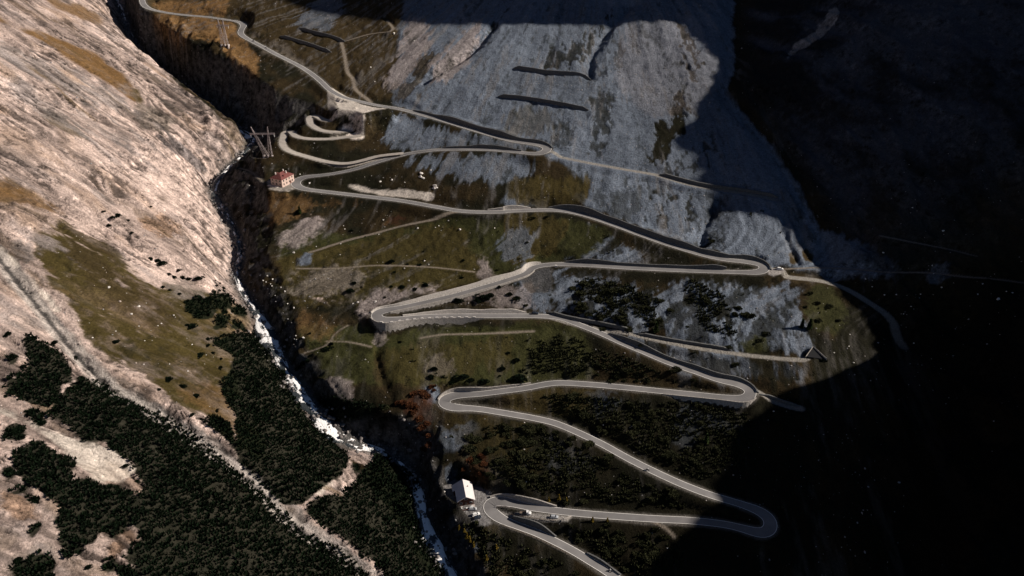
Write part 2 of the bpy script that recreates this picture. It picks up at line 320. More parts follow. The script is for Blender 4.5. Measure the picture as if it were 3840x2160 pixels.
# ------------------------------------------------------------------ ground cover survey: (class, sheet, outline, feather, break-up, strength, grain)
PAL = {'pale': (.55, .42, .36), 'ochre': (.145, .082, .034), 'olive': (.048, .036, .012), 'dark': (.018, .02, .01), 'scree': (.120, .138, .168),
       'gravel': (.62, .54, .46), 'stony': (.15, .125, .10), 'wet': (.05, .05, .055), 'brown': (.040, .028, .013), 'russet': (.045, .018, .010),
       'green': (.034, .034, .012), 'dusk': (.012, .011, .006), 'grey': (.27, .235, .215), 'peach': (.46, .29, .19), 'pinkgrey':(.24,.20,.185)}  # dusk: dark turf, also shadow put into the right side's colour
COVER = [
 # slope east of the gorge
 ('brown','o',[(330,-60),(1060,-60),(1010,140),(985,260),(880,260),(760,160),(600,60),(330,20)],10,.5,1,'i'),
 ('ochre','a',[(1060,20),(1700,0),(1640,90),(1760,140),(1500,120),(1180,80)],8,.4,1,'i'),
 ('ochre','a',[(980,100),(1300,110),(1700,170),(1730,240),(1840,320),(1900,480),(1890,590),(1760,600),(1700,480),(1600,310),(1400,290),(1330,330),(1230,260),(1090,220),(1000,150)],8,.45,1,'i'),
 ('brown','a',[(1850,160),(2154,260),(2154,470),(1950,350),(1820,260)],8,.5,.9,'i'),
 ('stony','b',[(100,230),(640,400),(640,640),(440,480),(250,380),(100,300)],10,.9,.7,'i'),
 ('brown','b',[(300,270),(1200,100),(1180,480),(1050,640),(960,740),(800,680),(600,540),(420,420)],10,.4,1,'i'),
 ('scree','b',[(350,200),(680,-60),(840,-60),(640,240)],6,.6,.7,'s'),
 ('scree','o',[(1030,-80),(1860,-80),(1840,170),(1825,235),(1905,320),(1980,430),(2060,560),(2105,700),(2050,705),(1935,660),(1760,610),(1600,560),(1430,500),(1450,440),(1360,380),(1180,330),(985,262),(975,200),(1000,120)],7,.35,1,'s'),
 ('scree','b',[(1100,830),(1500,930),(2154,1090),(2154,1100),(1450,1090),(1220,1110),(1060,1060),(1080,900)],8,.9,.9,'s'),
 ('scree','b',[(1150,1180),(1500,1130),(2154,1170),(2154,1290),(1900,1330),(1560,1330),(1300,1230)],10,.9,.95,'s'),
 ('scree','e',[(1900,130),(1980,20),(2154,-40),(2154,140)],8,.4,1,'s'),
 ('scree','f',[(0,-60),(180,-60),(250,40),(300,130),(0,130)],8,.5,1,'s'),
 ('scree','f',[(600,0),(1000,-60),(1300,-20),(2200,80),(2200,620),(1930,590),(1700,510),(1400,450),(1150,350),(900,260),(600,170)],9,.45,1,'s'),
 ('scree','o',[(1860,520),(2100,585),(2240,640),(2280,690),(2200,700),(2100,715),(1960,665)],9,.6,.9,'s'),
 ('scree','f',[(480,320),(600,290),(740,330),(720,430),(900,440),(1040,560),(480,560),(400,470)],10,.7,.95,'s'),
 ('scree','f',[(350,600),(620,660),(800,700),(900,720),(1100,760),(1200,840),(1200,1000),(900,1040),(600,1000),(350,900)],12,1.0,.85,'s'),
 ('scree','f',[(1150,720),(1400,700),(1560,720),(1850,720),(2000,800),(2100,960),(2154,1100),(2050,1240),(1850,1200),(1500,1180),(1200,1110),(1130,1000)],12,.9,.95,'s'),
 ('scree','g',[(0,740),(160,760),(420,740),(530,830),(500,1000),(540,1100),(640,1190),(560,1220),(250,1220),(0,1120)],10,.7,.95,'s'),
 ('scree','f',[(880,1100),(1400,1200),(2100,1290),(2154,1440),(1900,1400),(1500,1380),(1150,1270),(900,1160)],12,1.0,.65,'s'),
 ('scree','f',[(0,700),(230,600),(340,620),(330,760),(300,850),(300,900),(80,900)],8,.9,.8,'i'),
 ('scree','j',[(1200,330),(1320,200),(1540,260),(1640,330),(1780,350),(1760,450),(1640,430),(1450,350),(1400,480),(1320,560),(1220,470)],9,.8,.9,'i'),
 ('scree','j',[(600,100),(740,150),(960,200),(950,260),(640,270)],10,1.0,.7,'i'),
 ('scree','j',[(250,430),(420,450),(560,530),(700,620),(450,720),(340,690)],10,1.1,.6,'i'),
 ('scree','i',[(1430,330),(1520,400),(1700,320),(1780,380),(1700,470),(1560,560),(1490,560)],8,.9,.9,'i'),
 ('scree','i',[(1300,0),(1400,0),(1480,110),(1440,200),(1380,150)],8,.6,.9,'i'),
 ('scree','i',[(1500,650),(1560,620),(1600,740),(1530,800),(1510,780)],5,.5,1,'i'),
 ('scree','i',[(1690,1220),(1780,1230),(1830,1300),(1720,1310)],6,.9,.8,'i'),
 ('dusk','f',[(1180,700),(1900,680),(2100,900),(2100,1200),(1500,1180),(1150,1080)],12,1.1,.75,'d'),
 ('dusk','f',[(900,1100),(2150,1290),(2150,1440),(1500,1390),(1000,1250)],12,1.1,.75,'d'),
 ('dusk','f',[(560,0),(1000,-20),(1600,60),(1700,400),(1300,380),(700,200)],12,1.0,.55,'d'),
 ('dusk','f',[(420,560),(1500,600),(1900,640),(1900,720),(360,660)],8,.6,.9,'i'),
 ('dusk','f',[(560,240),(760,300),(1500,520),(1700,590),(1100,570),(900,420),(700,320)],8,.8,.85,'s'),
 # vegetation in the scree
 ('dusk','c',[(230,450),(560,280),(760,100),(800,60),(740,190),(640,350),(560,470),(300,500)],6,.9,.85,'d'),
 ('dusk','c',[(1230,650),(1310,720),(1350,850),(1320,970),(1230,1100),(1160,1210),(1060,1230),(1040,1170),(1100,1000),(1080,930),(1210,800)],6,.6,1,'d'),
 ('dusk','c',[(1240,170),(1330,210),(1420,300),(1410,380),(1420,480),(1420,620),(1370,670),(1330,560),(1310,430),(1260,330)],6,.8,.9,'d'),
 ('dusk','c',[(1340,1080),(1420,1040),(1490,990),(1520,1200),(1500,1310),(1350,1300),(1200,1270),(1200,1190)],9,1.2,.8,'d'),
 ('dusk','c',[(640,720),(760,700),(740,900),(700,1100),(640,1150),(600,1080),(640,900)],9,1.2,.7,'d'),
 ('dusk','c',[(380,950),(560,930),(560,1120),(370,1090)],9,1.3,.55,'d'),
 ('dusk','c',[(780,250),(930,230),(860,480),(700,600),(640,620)],10,1.4,.55,'d'),
 ('olive','c',[(30,820),(400,820),(330,1000),(0,960)],10,1.0,.5,'s'),
 ('brown','b',[(1330,400),(1440,350),(1400,500),(1350,560),(1260,600),(1240,470)],6,.8,.9,'s'),
 ('brown','b',[(1090,620),(1300,600),(1330,700),(1200,740),(1060,730)],8,.9,.8,'s'),
 ('pinkgrey','b',[(1250,120),(1340,140),(1400,220),(1430,330),(1330,420),(1260,560),(1160,640),(1120,720),(1060,600),(1110,450),(1180,330)],6,.9,.8,'s'),
 ('pinkgrey','b',[(1400,480),(1720,190),(1860,140),(1700,440),(1600,560),(1400,640),(1380,560)],8,.7,.8,'s'),
 ('dusk','b',[(1740,420),(1960,80),(1990,60),(1900,240),(1800,400)],6,.9,.7,'d'),
 ('pinkgrey','c',[(860,150),(1460,90),(1440,380),(1620,430),(1560,640),(1380,860),(1000,860),(760,600)],14,.5,.22,'s'),
 ('olive','c',[(0,1300),(240,1320),(620,1300),(620,1449),(0,1449)],8,.7,.9,'s'),
 ('olive','f',[(0,-60),(610,-60),(600,150),(300,130),(120,130),(60,60)],8,.6,.9,'s'),
 ('dusk','f',[(1060,60),(1200,40),(1430,90),(1400,260),(1300,330),(1210,330),(1040,250)],8,1.1,.8,'d'),
 ('dusk','f',[(960,220),(1080,180),(1090,280),(980,280)],5,.8,.8,'d'),
 ('dusk','f',[(700,440),(860,430),(940,520),(760,530)],6,1.1,.8,'d'),
 # grass of the middle slope
 ('green','o',[(690,640),(720,560),(900,600),(1180,545),(1260,560),(1440,545),(1560,590),(1480,650),(1280,690),(950,770),(760,760)],10,.4,1,'i'),
 ('olive','o',[(700,600),(760,640),(900,610),(1160,560),(1260,700),(950,770),(760,790),(700,700)],14,.6,.8,'i'),
 ('olive','f',[(0,200),(260,200),(520,220),(560,300),(480,330),(380,520),(200,560),(0,600)],8,.7,.9,'s'),
 ('ochre','e',[(200,30),(450,90),(900,110),(900,150),(500,170),(440,220),(220,300),(200,200)],10,.7,.55,'i'),
 ('ochre','e',[(540,440),(1000,310),(1600,200),(1480,215),(1100,260),(950,330)],6,.6,.8,'i'),
 ('russet','e',[(1080,290),(1120,240),(1250,220),(1300,240),(1150,290)],5,.8,.7,'i'),
 ('pinkgrey','e',[(250,430),(400,260),(520,230),(640,240),(600,340),(480,400),(400,470),(280,460)],8,.7,.8,'i'),
 ('stony','e',[(440,640),(850,600),(900,720),(960,740),(880,900),(520,870),(380,760)],14,1.0,.8,'i'),
 ('pale','e',[(490,820),(640,830),(680,880),(560,860)],4,.8,.8,'i'),
 ('pale','e',[(700,870),(820,830),(800,850),(730,880)],4,.6,.9,'i'),
 ('pinkgrey','e',[(850,900),(960,740),(1050,760),(1300,740),(1500,760),(1050,880),(960,960),(870,990)],8,.7,.9,'i'),
 ('pinkgrey','e',[(1750,430),(1800,500),(1900,640),(1740,680),(1760,560)],7,.7,.8,'i'),
 ('scree','e',[(1900,420),(2154,300),(2154,560),(1980,580)],10,1.2,.6,'s'),
 ('scree','e',[(410,560),(460,490),(520,480),(520,590),(430,600)],4,.5,1,'i'),
 ('wet','e',[(405,530),(430,500),(425,600),(410,590)],3,.4,1,'i'),
 ('brown','e',[(380,880),(900,990),(960,1060),(700,1100),(400,1130)],10,.6,.6,'i'),
 ('green','e',[(400,1060),(960,1010),(1060,1080),(2154,990),(2154,1449),(1400,1449),(600,1449),(560,1250),(440,1200)],10,.4,1,'i'),
 ('olive','e',[(960,1200),(2100,1080),(2154,1300),(1300,1449),(960,1449)],12,.8,.6,'s'),
 ('ochre','e',[(380,950),(700,1000),(700,1080),(420,1200)],12,.8,.45,'i'),
 ('pinkgrey','i',[(620,0),(780,0),(860,160),(1000,180),(760,150),(680,120)],8,.6,.8,'i'),
 ('pinkgrey','e',[(980,1030),(1080,1060),(1080,1160),(1000,1200)],5,.9,.6,'i'),
 ('brown','e',[(960,1250),(1040,1260),(1100,1449),(1000,1449)],7,.6,.8,'i'),
 ('stony','e',[(1350,1250),(1600,1280),(1650,1380),(1400,1400)],10,1.2,.5,'i'),
 # between the middle legs
 ('pinkgrey','e',[(1560,800),(1900,740),(2154,700),(2154,900),(1900,900),(1840,830),(1640,860)],8,.9,.6,'i'),
 ('brown','f',[(80,640),(350,600),(350,800),(230,760),(130,900)],10,1.0,.6,'i'),
 ('green','f',[(0,980),(400,980),(600,1080),(650,1449),(0,1449)],12,.5,.9,'i'),
 ('dusk','f',[(500,700),(640,680),(800,700),(1000,720),(1160,860),(1120,1080),(940,1060),(820,980),(480,950),(460,860)],10,.9,.85,'d'),
 ('dusk','f',[(1300,700),(1420,690),(1340,900),(1280,880)],6,.9,.8,'d'),
 ('dusk','f',[(1560,900),(1680,880),(1700,1080),(1560,1180),(1480,1130)],8,.8,.8,'d'),
 ('green','f',[(1700,1130),(1900,1120),(1960,1200),(1700,1200)],7,.8,.9,'i'),
 ('brown','g',[(410,640),(640,640),(740,700),(560,740),(420,690)],6,.6,.9,'i'),
 ('green','g',[(540,780),(700,740),(820,860),(840,1000),(700,1080),(560,1000)],8,.9,.85,'i'),
 ('brown','g',[(400,500),(490,490),(500,590),(400,580)],4,.5,1,'i'),
 ('brown','g',[(500,470),(560,450),(630,550),(560,560)],4,.5,1,'i'),
 ('dusk','o',[(2100,720),(2200,780),(2262,880),(2300,1000),(2600,1000),(2600,560),(2240,560),(2160,640),(2280,700)],14,.7,.7,'i'),
 ('scree','g',[(1420,640),(1560,560),(1620,640),(1540,740),(1430,720)],8,1.4,.5,'i'),
 # lower right
 ('dusk','o',[(1160,1090),(1400,1010),(1900,1010),(2000,1040),(2080,1449),(1560,1449),(1400,1380),(1290,1330),(1220,1240),(1160,1200)],14,.6,.8,'i'),
 ('olive','j',[(0,90),(400,60),(700,110),(600,280),(300,290),(0,230)],10,.9,.6,'i'),
 ('olive','i',[(1450,250),(2154,330),(2154,700),(1800,800),(1560,700),(1600,520)],12,1.0,.5,'i'),
 ('russet','i',[(1130,160),(1330,70),(1400,160),(1380,340),(1430,430),(1400,600),(1340,560),(1300,340),(1160,230)],8,.7,.8,'i'),
 ('russet','i',[(1640,620),(1820,540),(1800,760),(1640,720)],9,.9,.6,'i'),
 ('olive','i',[(1780,1090),(1900,1070),(1900,1200),(1780,1210)],7,.7,.8,'i'),
 # sunny slope west of the gorge
 ('pale','o',[(-100,-100),(280,-100),(330,90),(470,230),(560,300),(630,350),(560,430),(530,480),(600,640),(590,700),(650,790),(650,860),(760,1000),(860,1130),(1130,1500),(-100,1500)],6,.2,1,'i'),
 ('ochre','a',[(-40,80),(200,190),(450,300),(700,400),(860,510),(960,620),(1110,780),(980,750),(850,650),(600,490),(350,340),(130,190),(-40,150)],6,.22,1,'w'),
 ('ochre','a',[(230,-30),(560,30),(720,110),(840,190),(700,170),(560,110),(420,60)],7,.4,.95,'w'),
 ('brown','a',[(420,190),(560,240),(760,330),(900,360),(820,390),(640,330),(480,250)],7,.9,.6,'w'),
 ('brown','a',[(830,480),(1000,520),(1180,590),(1290,650),(1160,620),(960,560)],6,.7,.8,'w'),
 ('olive','a',[(930,640),(1010,640),(1090,750),(1090,800),(980,720)],5,.5,.9,'w'),
 ('stony','a',[(1100,640),(1280,740),(1500,900),(1560,930),(1360,850),(1160,720)],7,.9,.8,'w'),
 ('olive','a',[(1560,905),(1700,940),(1840,1060),(1780,1100),(1660,990)],6,.7,.8,'w'),
 ('stony','a',[(960,760),(1150,800),(1310,860),(1250,960),(1130,980),(1040,900)],9,.8,.8,'i'),
 ('olive','a',[(280,800),(400,820),(560,910),(640,1010),(660,1050),(520,1000),(380,920)],8,1.0,.8,'w'),
 ('wet','a',[(1140,980),(1250,1010),(1400,1100),(1550,1230),(1590,1290),(1470,1240),(1300,1150),(1200,1090)],6,.8,.8,'w'),
 ('pinkgrey','a',[(1150,980),(1300,990),(1550,1200),(1600,1270),(1640,1240),(1500,1080),(1330,980)],6,.6,.8,'w'),
 ('ochre','a',[(-40,900),(180,950),(420,1060),(640,1180),(900,1290),(700,1330),(450,1240),(200,1120),(-40,1060)],14,.8,.45,'w'),
 ('grey','a',[(-40,260),(300,420),(700,640),(900,700),(980,850),(700,780),(300,580),(-40,420)],14,.9,.7,'w'),
 ('grey','a',[(0,520),(500,800),(900,950),(1100,1000),(1000,1060),(600,960),(200,760)],14,1.0,.5,'w'),
 ('ochre','a',[(-40,1300),(150,1360),(330,1449),(-40,1449)],8,.5,.95,'w'),
 ('ochre','d',[(-40,-10),(180,0),(400,120),(600,250),(430,200),(250,140),(60,110),(-40,130)],8,.5,.95,'w'),
 ('ochre','d',[(430,130),(560,220),(760,330),(1000,430),(1180,520),(1100,520),(860,400),(600,280)],7,.8,.7,'w'),
 ('olive','d',[(740,-30),(850,50),(950,160),(1050,270),(960,220),(860,110)],6,.6,.9,'w'),
 ('brown','d',[(1080,0),(1230,60),(1290,110),(1200,110)],5,.6,.8,'w'),
 ('peach','d',[(980,250),(1200,200),(1350,300),(1300,380),(1180,430),(1060,360)],10,.7,.8,'w'),
 ('olive','d',[(1180,500),(1350,380),(1430,400),(1300,480)],6,.9,.5,'w'),
 ('grey','d',[(560,0),(740,20),(900,160),(860,200),(700,110)],10,.7,.7,'w'),
 ('olive','d',[(290,300),(450,240),(620,350),(800,390),(860,520),(1000,640),(1150,740),(1500,770),(1700,860),(1850,960),(1850,1060),(1650,1100),(1720,1250),(1760,1640),(1300,1640),(1150,1470),(900,1300),(700,1180),(560,960),(440,800),(330,650),(240,520),(240,380)],9,.8,1,'w'),
 ('brown','d',[(420,300),(620,350),(780,400),(830,560),(1000,700),(1150,800),(1300,960),(1200,1100),(900,960),(620,700),(420,500)],12,1.0,.7,'w'),
 ('pinkgrey','d',[(240,320),(400,380),(640,580),(760,700),(600,640),(430,480),(330,520),(250,480)],9,1.0,.7,'w'),
 ('olive','h',[(1080,-20),(1150,-160),(1700,-160),(1750,60),(1720,280),(1900,400),(1720,470),(1450,220),(1200,80),(1100,10)],6,.5,1,'i'),
 ('olive','h',[(1080,-20),(1200,80),(1450,220),(1720,280),(1900,400),(2000,600),(1900,620),(1720,470),(1520,290),(1320,190),(1150,110)],7,.6,1,'i'),
 ('ochre','h',[(1250,60),(1600,40),(1750,200),(1900,380),(1780,420),(1550,260),(1350,180)],10,.8,.45,'i'),
 ('stony','d',[(1200,760),(1400,700),(1600,760),(1500,820),(1350,850)],9,.9,.6,'i'),
 ('brown','d',[(1690,700),(1800,800),(1850,900),(1830,1050),(1760,880)],6,.8,.6,'i'),
 ('gravel','e',[(760,12),(900,5),(1000,25),(1230,20),(1420,60),(1400,110),(1230,85),(1050,60),(870,40)],3,.3,1,'i'),
 ('grey','h',[(680,-10),(800,-10),(900,20),(1100,130),(1220,230),(1420,330),(1600,430),(1740,580),(1900,740),(1860,740),(1700,600),(1560,480),(1380,370),(1200,260),(1000,180),(860,110),(800,40)],5,.7,.9,'i'),
 ('gravel','d',[(560,1110),(640,1180),(700,1300),(760,1449),(700,1449),(640,1330),(580,1220)],5,.8,.8,'i'),
 ('grey','i',[(0,600),(60,680),(160,750),(300,860),(440,950),(500,1050),(620,1110),(760,1190),(900,1300),(1040,1420),(960,1449),(840,1310),(700,1220),(560,1150),(420,1080),(340,980),(200,850),(60,720)],4,.7,.9,'i'),
 ('gravel','i',[(540,840),(640,770),(760,710),(830,720),(700,760),(620,830),(560,860)],3,.5,.8,'i'),
 ('pale','i',[(800,540),(860,500),(940,520),(1000,560),(960,640),(890,650),(820,600)],5,.7,.8,'i'),
 ('pale','i',[(300,40),(370,60),(480,180),(560,340),(640,420),(560,400),(500,280),(400,140)],4,.6,.9,'i'),
 ('gravel','b',[(770,838),(900,830),(915,880),(862,912),(700,972),(740,935),(850,885)],2.5,.2,.9,'i'),
 ('gravel','b',[(760,985),(890,950),(902,1022),(800,1014)],2.5,.2,.9,'i'),
 ('wet','d',[(-20,432),(0,440),(80,530),(200,670),(300,790),(370,890),(450,990),(520,1070),(600,1180),(700,1290),(745,1400),(728,1405),(680,1305),(580,1195),(500,1085),(430,1005),(350,905),(280,805),(180,690),(60,560),(-20,470)],2.5,.35,.9,'i'),
 ('wet','h',[(780,-10),(860,20),(960,90),(1080,120),(1180,190),(1260,280),(1400,350),(1390,370),(1240,300),(1150,210),(1060,140),(940,105),(850,40)],2.5,.5,.8,'i'),
 ('gravel','d',[(-40,420),(60,500),(150,610),(260,680),(380,800),(470,920),(420,920),(300,800),(200,700),(60,590),(-40,500)],5,.5,.9,'i'),
 ('grey','d',[(60,440),(220,420),(260,560),(200,600),(120,560)],8,.6,.7,'i'),
 ('ochre','d',[(-40,640),(250,760),(400,960),(300,900),(60,740)],14,1.0,.45,'w'),
 ('stony','d',[(0,960),(250,980),(400,1050),(330,1080),(90,1040)],12,1.0,.5,'w'),
 ('gravel','h',[(-40,170),(130,230),(250,310),(480,420),(700,470),(820,520),(960,610),(1010,700),(900,760),(700,790),(600,700),(470,600),(350,450),(220,370),(130,300),(-40,260)],6,.5,.9,'w'),
 ('stony','h',[(330,250),(430,330),(560,450),(640,500),(500,440),(370,350)],6,.8,.8,'w'),
 ('peach','h',[(0,870),(100,870),(260,960),(200,1050),(60,1000)],8,.8,.8,'i'),
 ('peach','h',[(860,1180),(980,1100),(1040,1190),(940,1260),(840,1340),(800,1300)],6,.6,.8,'i'),
 ('olive','h',[(-20,1080),(160,1120),(160,1230),(0,1300)],10,1.0,.5,'i'),
 ('stony','h',[(300,860),(560,900),(560,1100),(300,1200),(100,1300),(0,1449),(400,1449),(420,1100)],12,1.2,.6,'i'),
]
THICKET = [
 ('d',[(1560,790),(1640,780),(1710,830),(1700,900),(1620,910),(1560,850)],4,.8),
 ('d',[(1350,850),(1440,820),(1540,830),(1600,900),(1560,970),(1440,980),(1380,920)],4,.8),
 ('d',[(1600,920),(1700,960),(1660,1040),(1560,1060),(1590,980)],5,1.0),
 ('d',[(1700,890),(1760,870),(1820,930),(1810,970),(1720,940)],4,.8),
 ('d',[(1690,1010),(1780,1000),(1815,1050),(1700,1050)],4,.8),
 ('d',[(1550,1140),(1600,1130),(1750,1070),(1870,1090),(1940,1170),(2000,1230),(2050,1330),(2130,1420),(2154,1470),(1640,1470),(1690,1350),(1720,1240),(1640,1200)],4,.5),
 ('h',[(1650,-20),(2050,-10),(2154,120),(2154,640),(2154,900),(2040,860),(1960,800),(1830,640),(1720,530),(1680,470),(1520,330),(1540,280),(1700,330),(1720,440),(1830,600),(1960,560),(1880,480),(1850,330),(1730,260),(1640,120)],4,.5),
 ('i',[(-20,0),(310,30),(400,130),(470,230),(540,370),(640,430),(740,510),(790,560),(800,640),(760,680),(740,720),(640,780),(540,860),(460,930),(330,930),(200,830),(100,740),(0,640),(-20,560)],4,.35),
 ('i',[(820,610),(880,640),(890,700),(830,690)],3,.5),
 ('i',[(990,560),(1060,540),(1180,650),(1300,740),(1330,830),(1280,860),(1290,1000),(1340,1120),(1380,1200),(1420,1300),(1480,1380),(1530,1470),(1060,1470),(1020,1360),(860,1270),(760,1170),(600,1080),(500,1000),(480,950),(560,890),(660,850),(740,870),(830,800),(860,730),(900,700),(900,660),(980,620)],4,.35),
 ('h',[(640,0),(780,40),(870,140),(1000,190),(1180,260),(1400,380),(1600,510),(1680,640),(1900,800),(2100,980),(2170,1040),(2170,1470),(1060,1470),(1000,1380),(900,1330),(960,1260),(1040,1200),(1010,1100),(960,1080),(900,1150),(830,1180),(740,1120),(700,1190),(600,1290),(500,1340),(430,1200),(430,1120),(400,1050),(460,950),(380,880),(280,820),(190,780),(100,640),(90,570),(230,460),(300,450),(370,500),(450,570),(570,600),(520,700),(530,760),(600,730),(700,740),(720,790),(880,770),(940,830),(1030,870),(1040,840),(1080,800),(1000,700),(980,610),(850,550),(780,470),(600,460),(560,390),(430,300),(380,290),(380,240),(430,150),(540,30)],4,.45),
 ('i',[(-20,700),(100,800),(200,900),(330,1030),(440,1130),(620,1170),(800,1270),(900,1380),(990,1470),(-20,1470)],4,.4),
 ('h',[(60,0),(480,-20),(420,180),(340,210),(200,180),(60,100)],4,.7),
 ('d',[(180,1090),(260,1120),(420,1200),(490,1260),(530,1360),(540,1449),(80,1449),(180,1360),(220,1260),(170,1160)],4,.7),
 ('d',[(50,1240),(130,1220),(130,1300),(60,1310)],4,.6),
 ('d',[(560,1400),(620,1380),(660,1449),(560,1449)],4,.6),
 ('h',[(30,360),(130,320),(200,400),(180,450),(50,460)],3,.5),
 ('h',[(160,250),(240,220),(330,260),(340,340),(270,360),(240,300)],3,.6),
 ('h',[(10,660),(110,650),(130,720),(60,750)],3,.5),
 ('h',[(90,830),(240,760),(200,840),(80,860)],3,.6),
 ('h',[(210,880),(300,870),(300,930),(230,930)],3,.5),
 ('h',[(190,1130),(300,1060),(310,1100),(240,1180)],3,.5),
 ('h',[(60,1400),(240,1300),(330,1280),(420,1350),(380,1470),(100,1470)],5,.9),
 ('h',[(760,1370),(860,1320),(880,1400),(780,1440)],4,.6),
 ('h',[(890,1400),(1000,1380),(1050,1470),(850,1470)],4,.6),
 ('i',[(560,150),(700,140),(860,170),(1010,190),(1000,260),(880,300),(700,330),(640,250)],4,.6),
 ('i',[(1020,190),(1100,190),(1100,230),(1030,235)],3,.5),
]
GULLIES = [
 ('o', [(-20,610),(40,690),(100,760),(170,850),(240,925),(290,965),(370,1010),(440,1060),(520,1115),(590,1165),(650,1215),(720,1290),(800,1350),(880,1400),(960,1460)], 5.5, 7.0),
 ('a', [(1100,640),(1180,720),(1300,790),(1420,860),(1560,930)], 4.0, 5.0), ('a', [(930,830),(1060,900),(1140,980),(1300,1080),(1450,1200),(1600,1300)], 5.0, 7.0),
 ('a', [(0,560),(300,700),(640,830),(900,930)], 2.5, 6.0), ('a', [(0,200),(300,360),(600,520),(820,660),(960,790)], 3.0, 6.0),
 ('d', [(380,100),(560,230),(800,340),(1000,430),(1200,540),(1400,640)], 3.5, 5.0), ('h', [(-20,200),(200,330),(480,480),(760,640),(960,720)], 3.0, 9.0),
 ('b', [(1860,190),(1720,350),(1600,440),(1480,520),(1360,600)], 5.0, 4.0), ('c', [(920,20),(760,190),(690,280),(620,420),(600,560)], 4.5, 5.0), ('o', [(1550,620),(1570,560),(1640,520)], 0.1, 3.0),
 ('f', [(1580,60),(1500,200),(1440,330),(1430,420)], 3.5, 4.0), ('g', [(430,220),(380,300),(440,440),(500,560)], 2.0, 2.5), ('g', [(530,250),(510,330),(600,500),(720,640),(760,700)], 2.5, 3.0),
 ('e', [(960,1000),(990,1100),(980,1200),(1010,1300),(1060,1449)], 2.0, 3.0), ('c', [(1800,660),(1900,800),(2020,1000),(2154,1250)], 3.0, 5.0),
]
CRAGS = [
 ('d', [(0,120),(200,110),(430,220),(620,330),(420,380),(280,300),(120,440),(0,440)]), ('d', [(880,0),(1050,10),(1180,140),(1000,180)]), ('d', [(1280,60),(1500,40),(1600,130),(1660,200),(1500,200),(1320,140)]),
 ('a', [(860,380),(980,350),(1100,440),(1200,560),(1100,560),(900,460)]), ('a', [(1000,1000),(1180,1040),(1220,1200),(1100,1340),(950,1180)]), ('a', [(1060,820),(1300,850),(1280,960),(1120,980)]),
 ('a', [(1350,660),(1520,720),(1700,880),(1500,840)]), ('a', [(0,560),(140,560),(240,760),(180,850),(0,760)]), ('d', [(380,60),(560,60),(720,160),(560,220)]), ('d', [(740,190),(960,240),(960,330),(800,300)]),
 ('a', [(1250,280),(1620,290),(1740,600),(1900,700),(1750,860),(1560,800),(1400,560),(1200,560)]), ('h', [(0,860),(300,950),(280,1100),(0,1200)]), ('h', [(500,1300),(700,1150),(1040,1100),(1040,1260),(560,1449),(440,1449)]),
 ('i', [(460,30),(720,60),(760,330),(970,300),(970,480),(820,500),(620,330)]), ('i', [(960,330),(1250,400),(1300,600),(1450,560),(1500,800),(1300,720),(1050,540)]), ('b', [(1280,480),(1400,460),(1560,600),(1400,660)]),
]
RSX, RSY = 1288, 725
_ry, _rx = np.mgrid[0:RSY, 0:RSX]; _rx = _rx * 2.0 + 1; _ry = _ry * 2.0 + 1
def blur(a, s):
    n = int(s * 2.5) + 1; k = np.exp(-0.5 * (np.arange(-n, n + 1) / s) ** 2); k /= k.sum()
    p = np.pad(a, ((n, n), (0, 0)), mode='edge'); a = sum(k[i] * p[i:i + a.shape[0]] for i in range(2 * n + 1))
    p = np.pad(a, ((0, 0), (n, n)), mode='edge'); return sum(k[i] * p[:, i:i + a.shape[1]] for i in range(2 * n + 1))
def sheetmask(poly, feather):
    P = np.array(poly); x0 = int(max(0, P[:, 0].min() / 2 - 40)); x1 = int(min(RSX, P[:, 0].max() / 2 + 40)); y0 = int(max(0, P[:, 1].min() / 2 - 40)); y1 = int(min(RSY, P[:, 1].max() / 2 + 40))
    m = inpoly(_rx[y0:y1, x0:x1], _ry[y0:y1, x0:x1], poly).astype(np.float32)
    m = blur(m, feather / 2.0 * 0.8)
    return m, x0, y0
def sample(m, x0, y0, px, py):
    fx = px / 2 - x0; fy = py / 2 - y0
    h, w_ = m.shape
    if x0 == 0: fx = np.maximum(fx, 0)
    if y0 == 0: fy = np.maximum(fy, 0)
    if x0 + w_ == RSX: fx = np.minimum(fx, w_ - 1.01)
    if y0 + h == RSY: fy = np.minimum(fy, h - 1.01)
    ok = (fx >= 0) & (fx < w_ - 1) & (fy >= 0) & (fy < h - 1)
    out = np.zeros(px.shape, np.float32)
    fx = fx[ok]; fy = fy[ok]; ix = fx.astype(int); iy = fy.astype(int); fx -= ix; fy -= iy
    out[ok] = (m[iy, ix] * (1 - fx) + m[iy, ix + 1] * fx) * (1 - fy) + (m[iy + 1, ix] * (1 - fx) + m[iy + 1, ix + 1] * fx) * fy
    return out
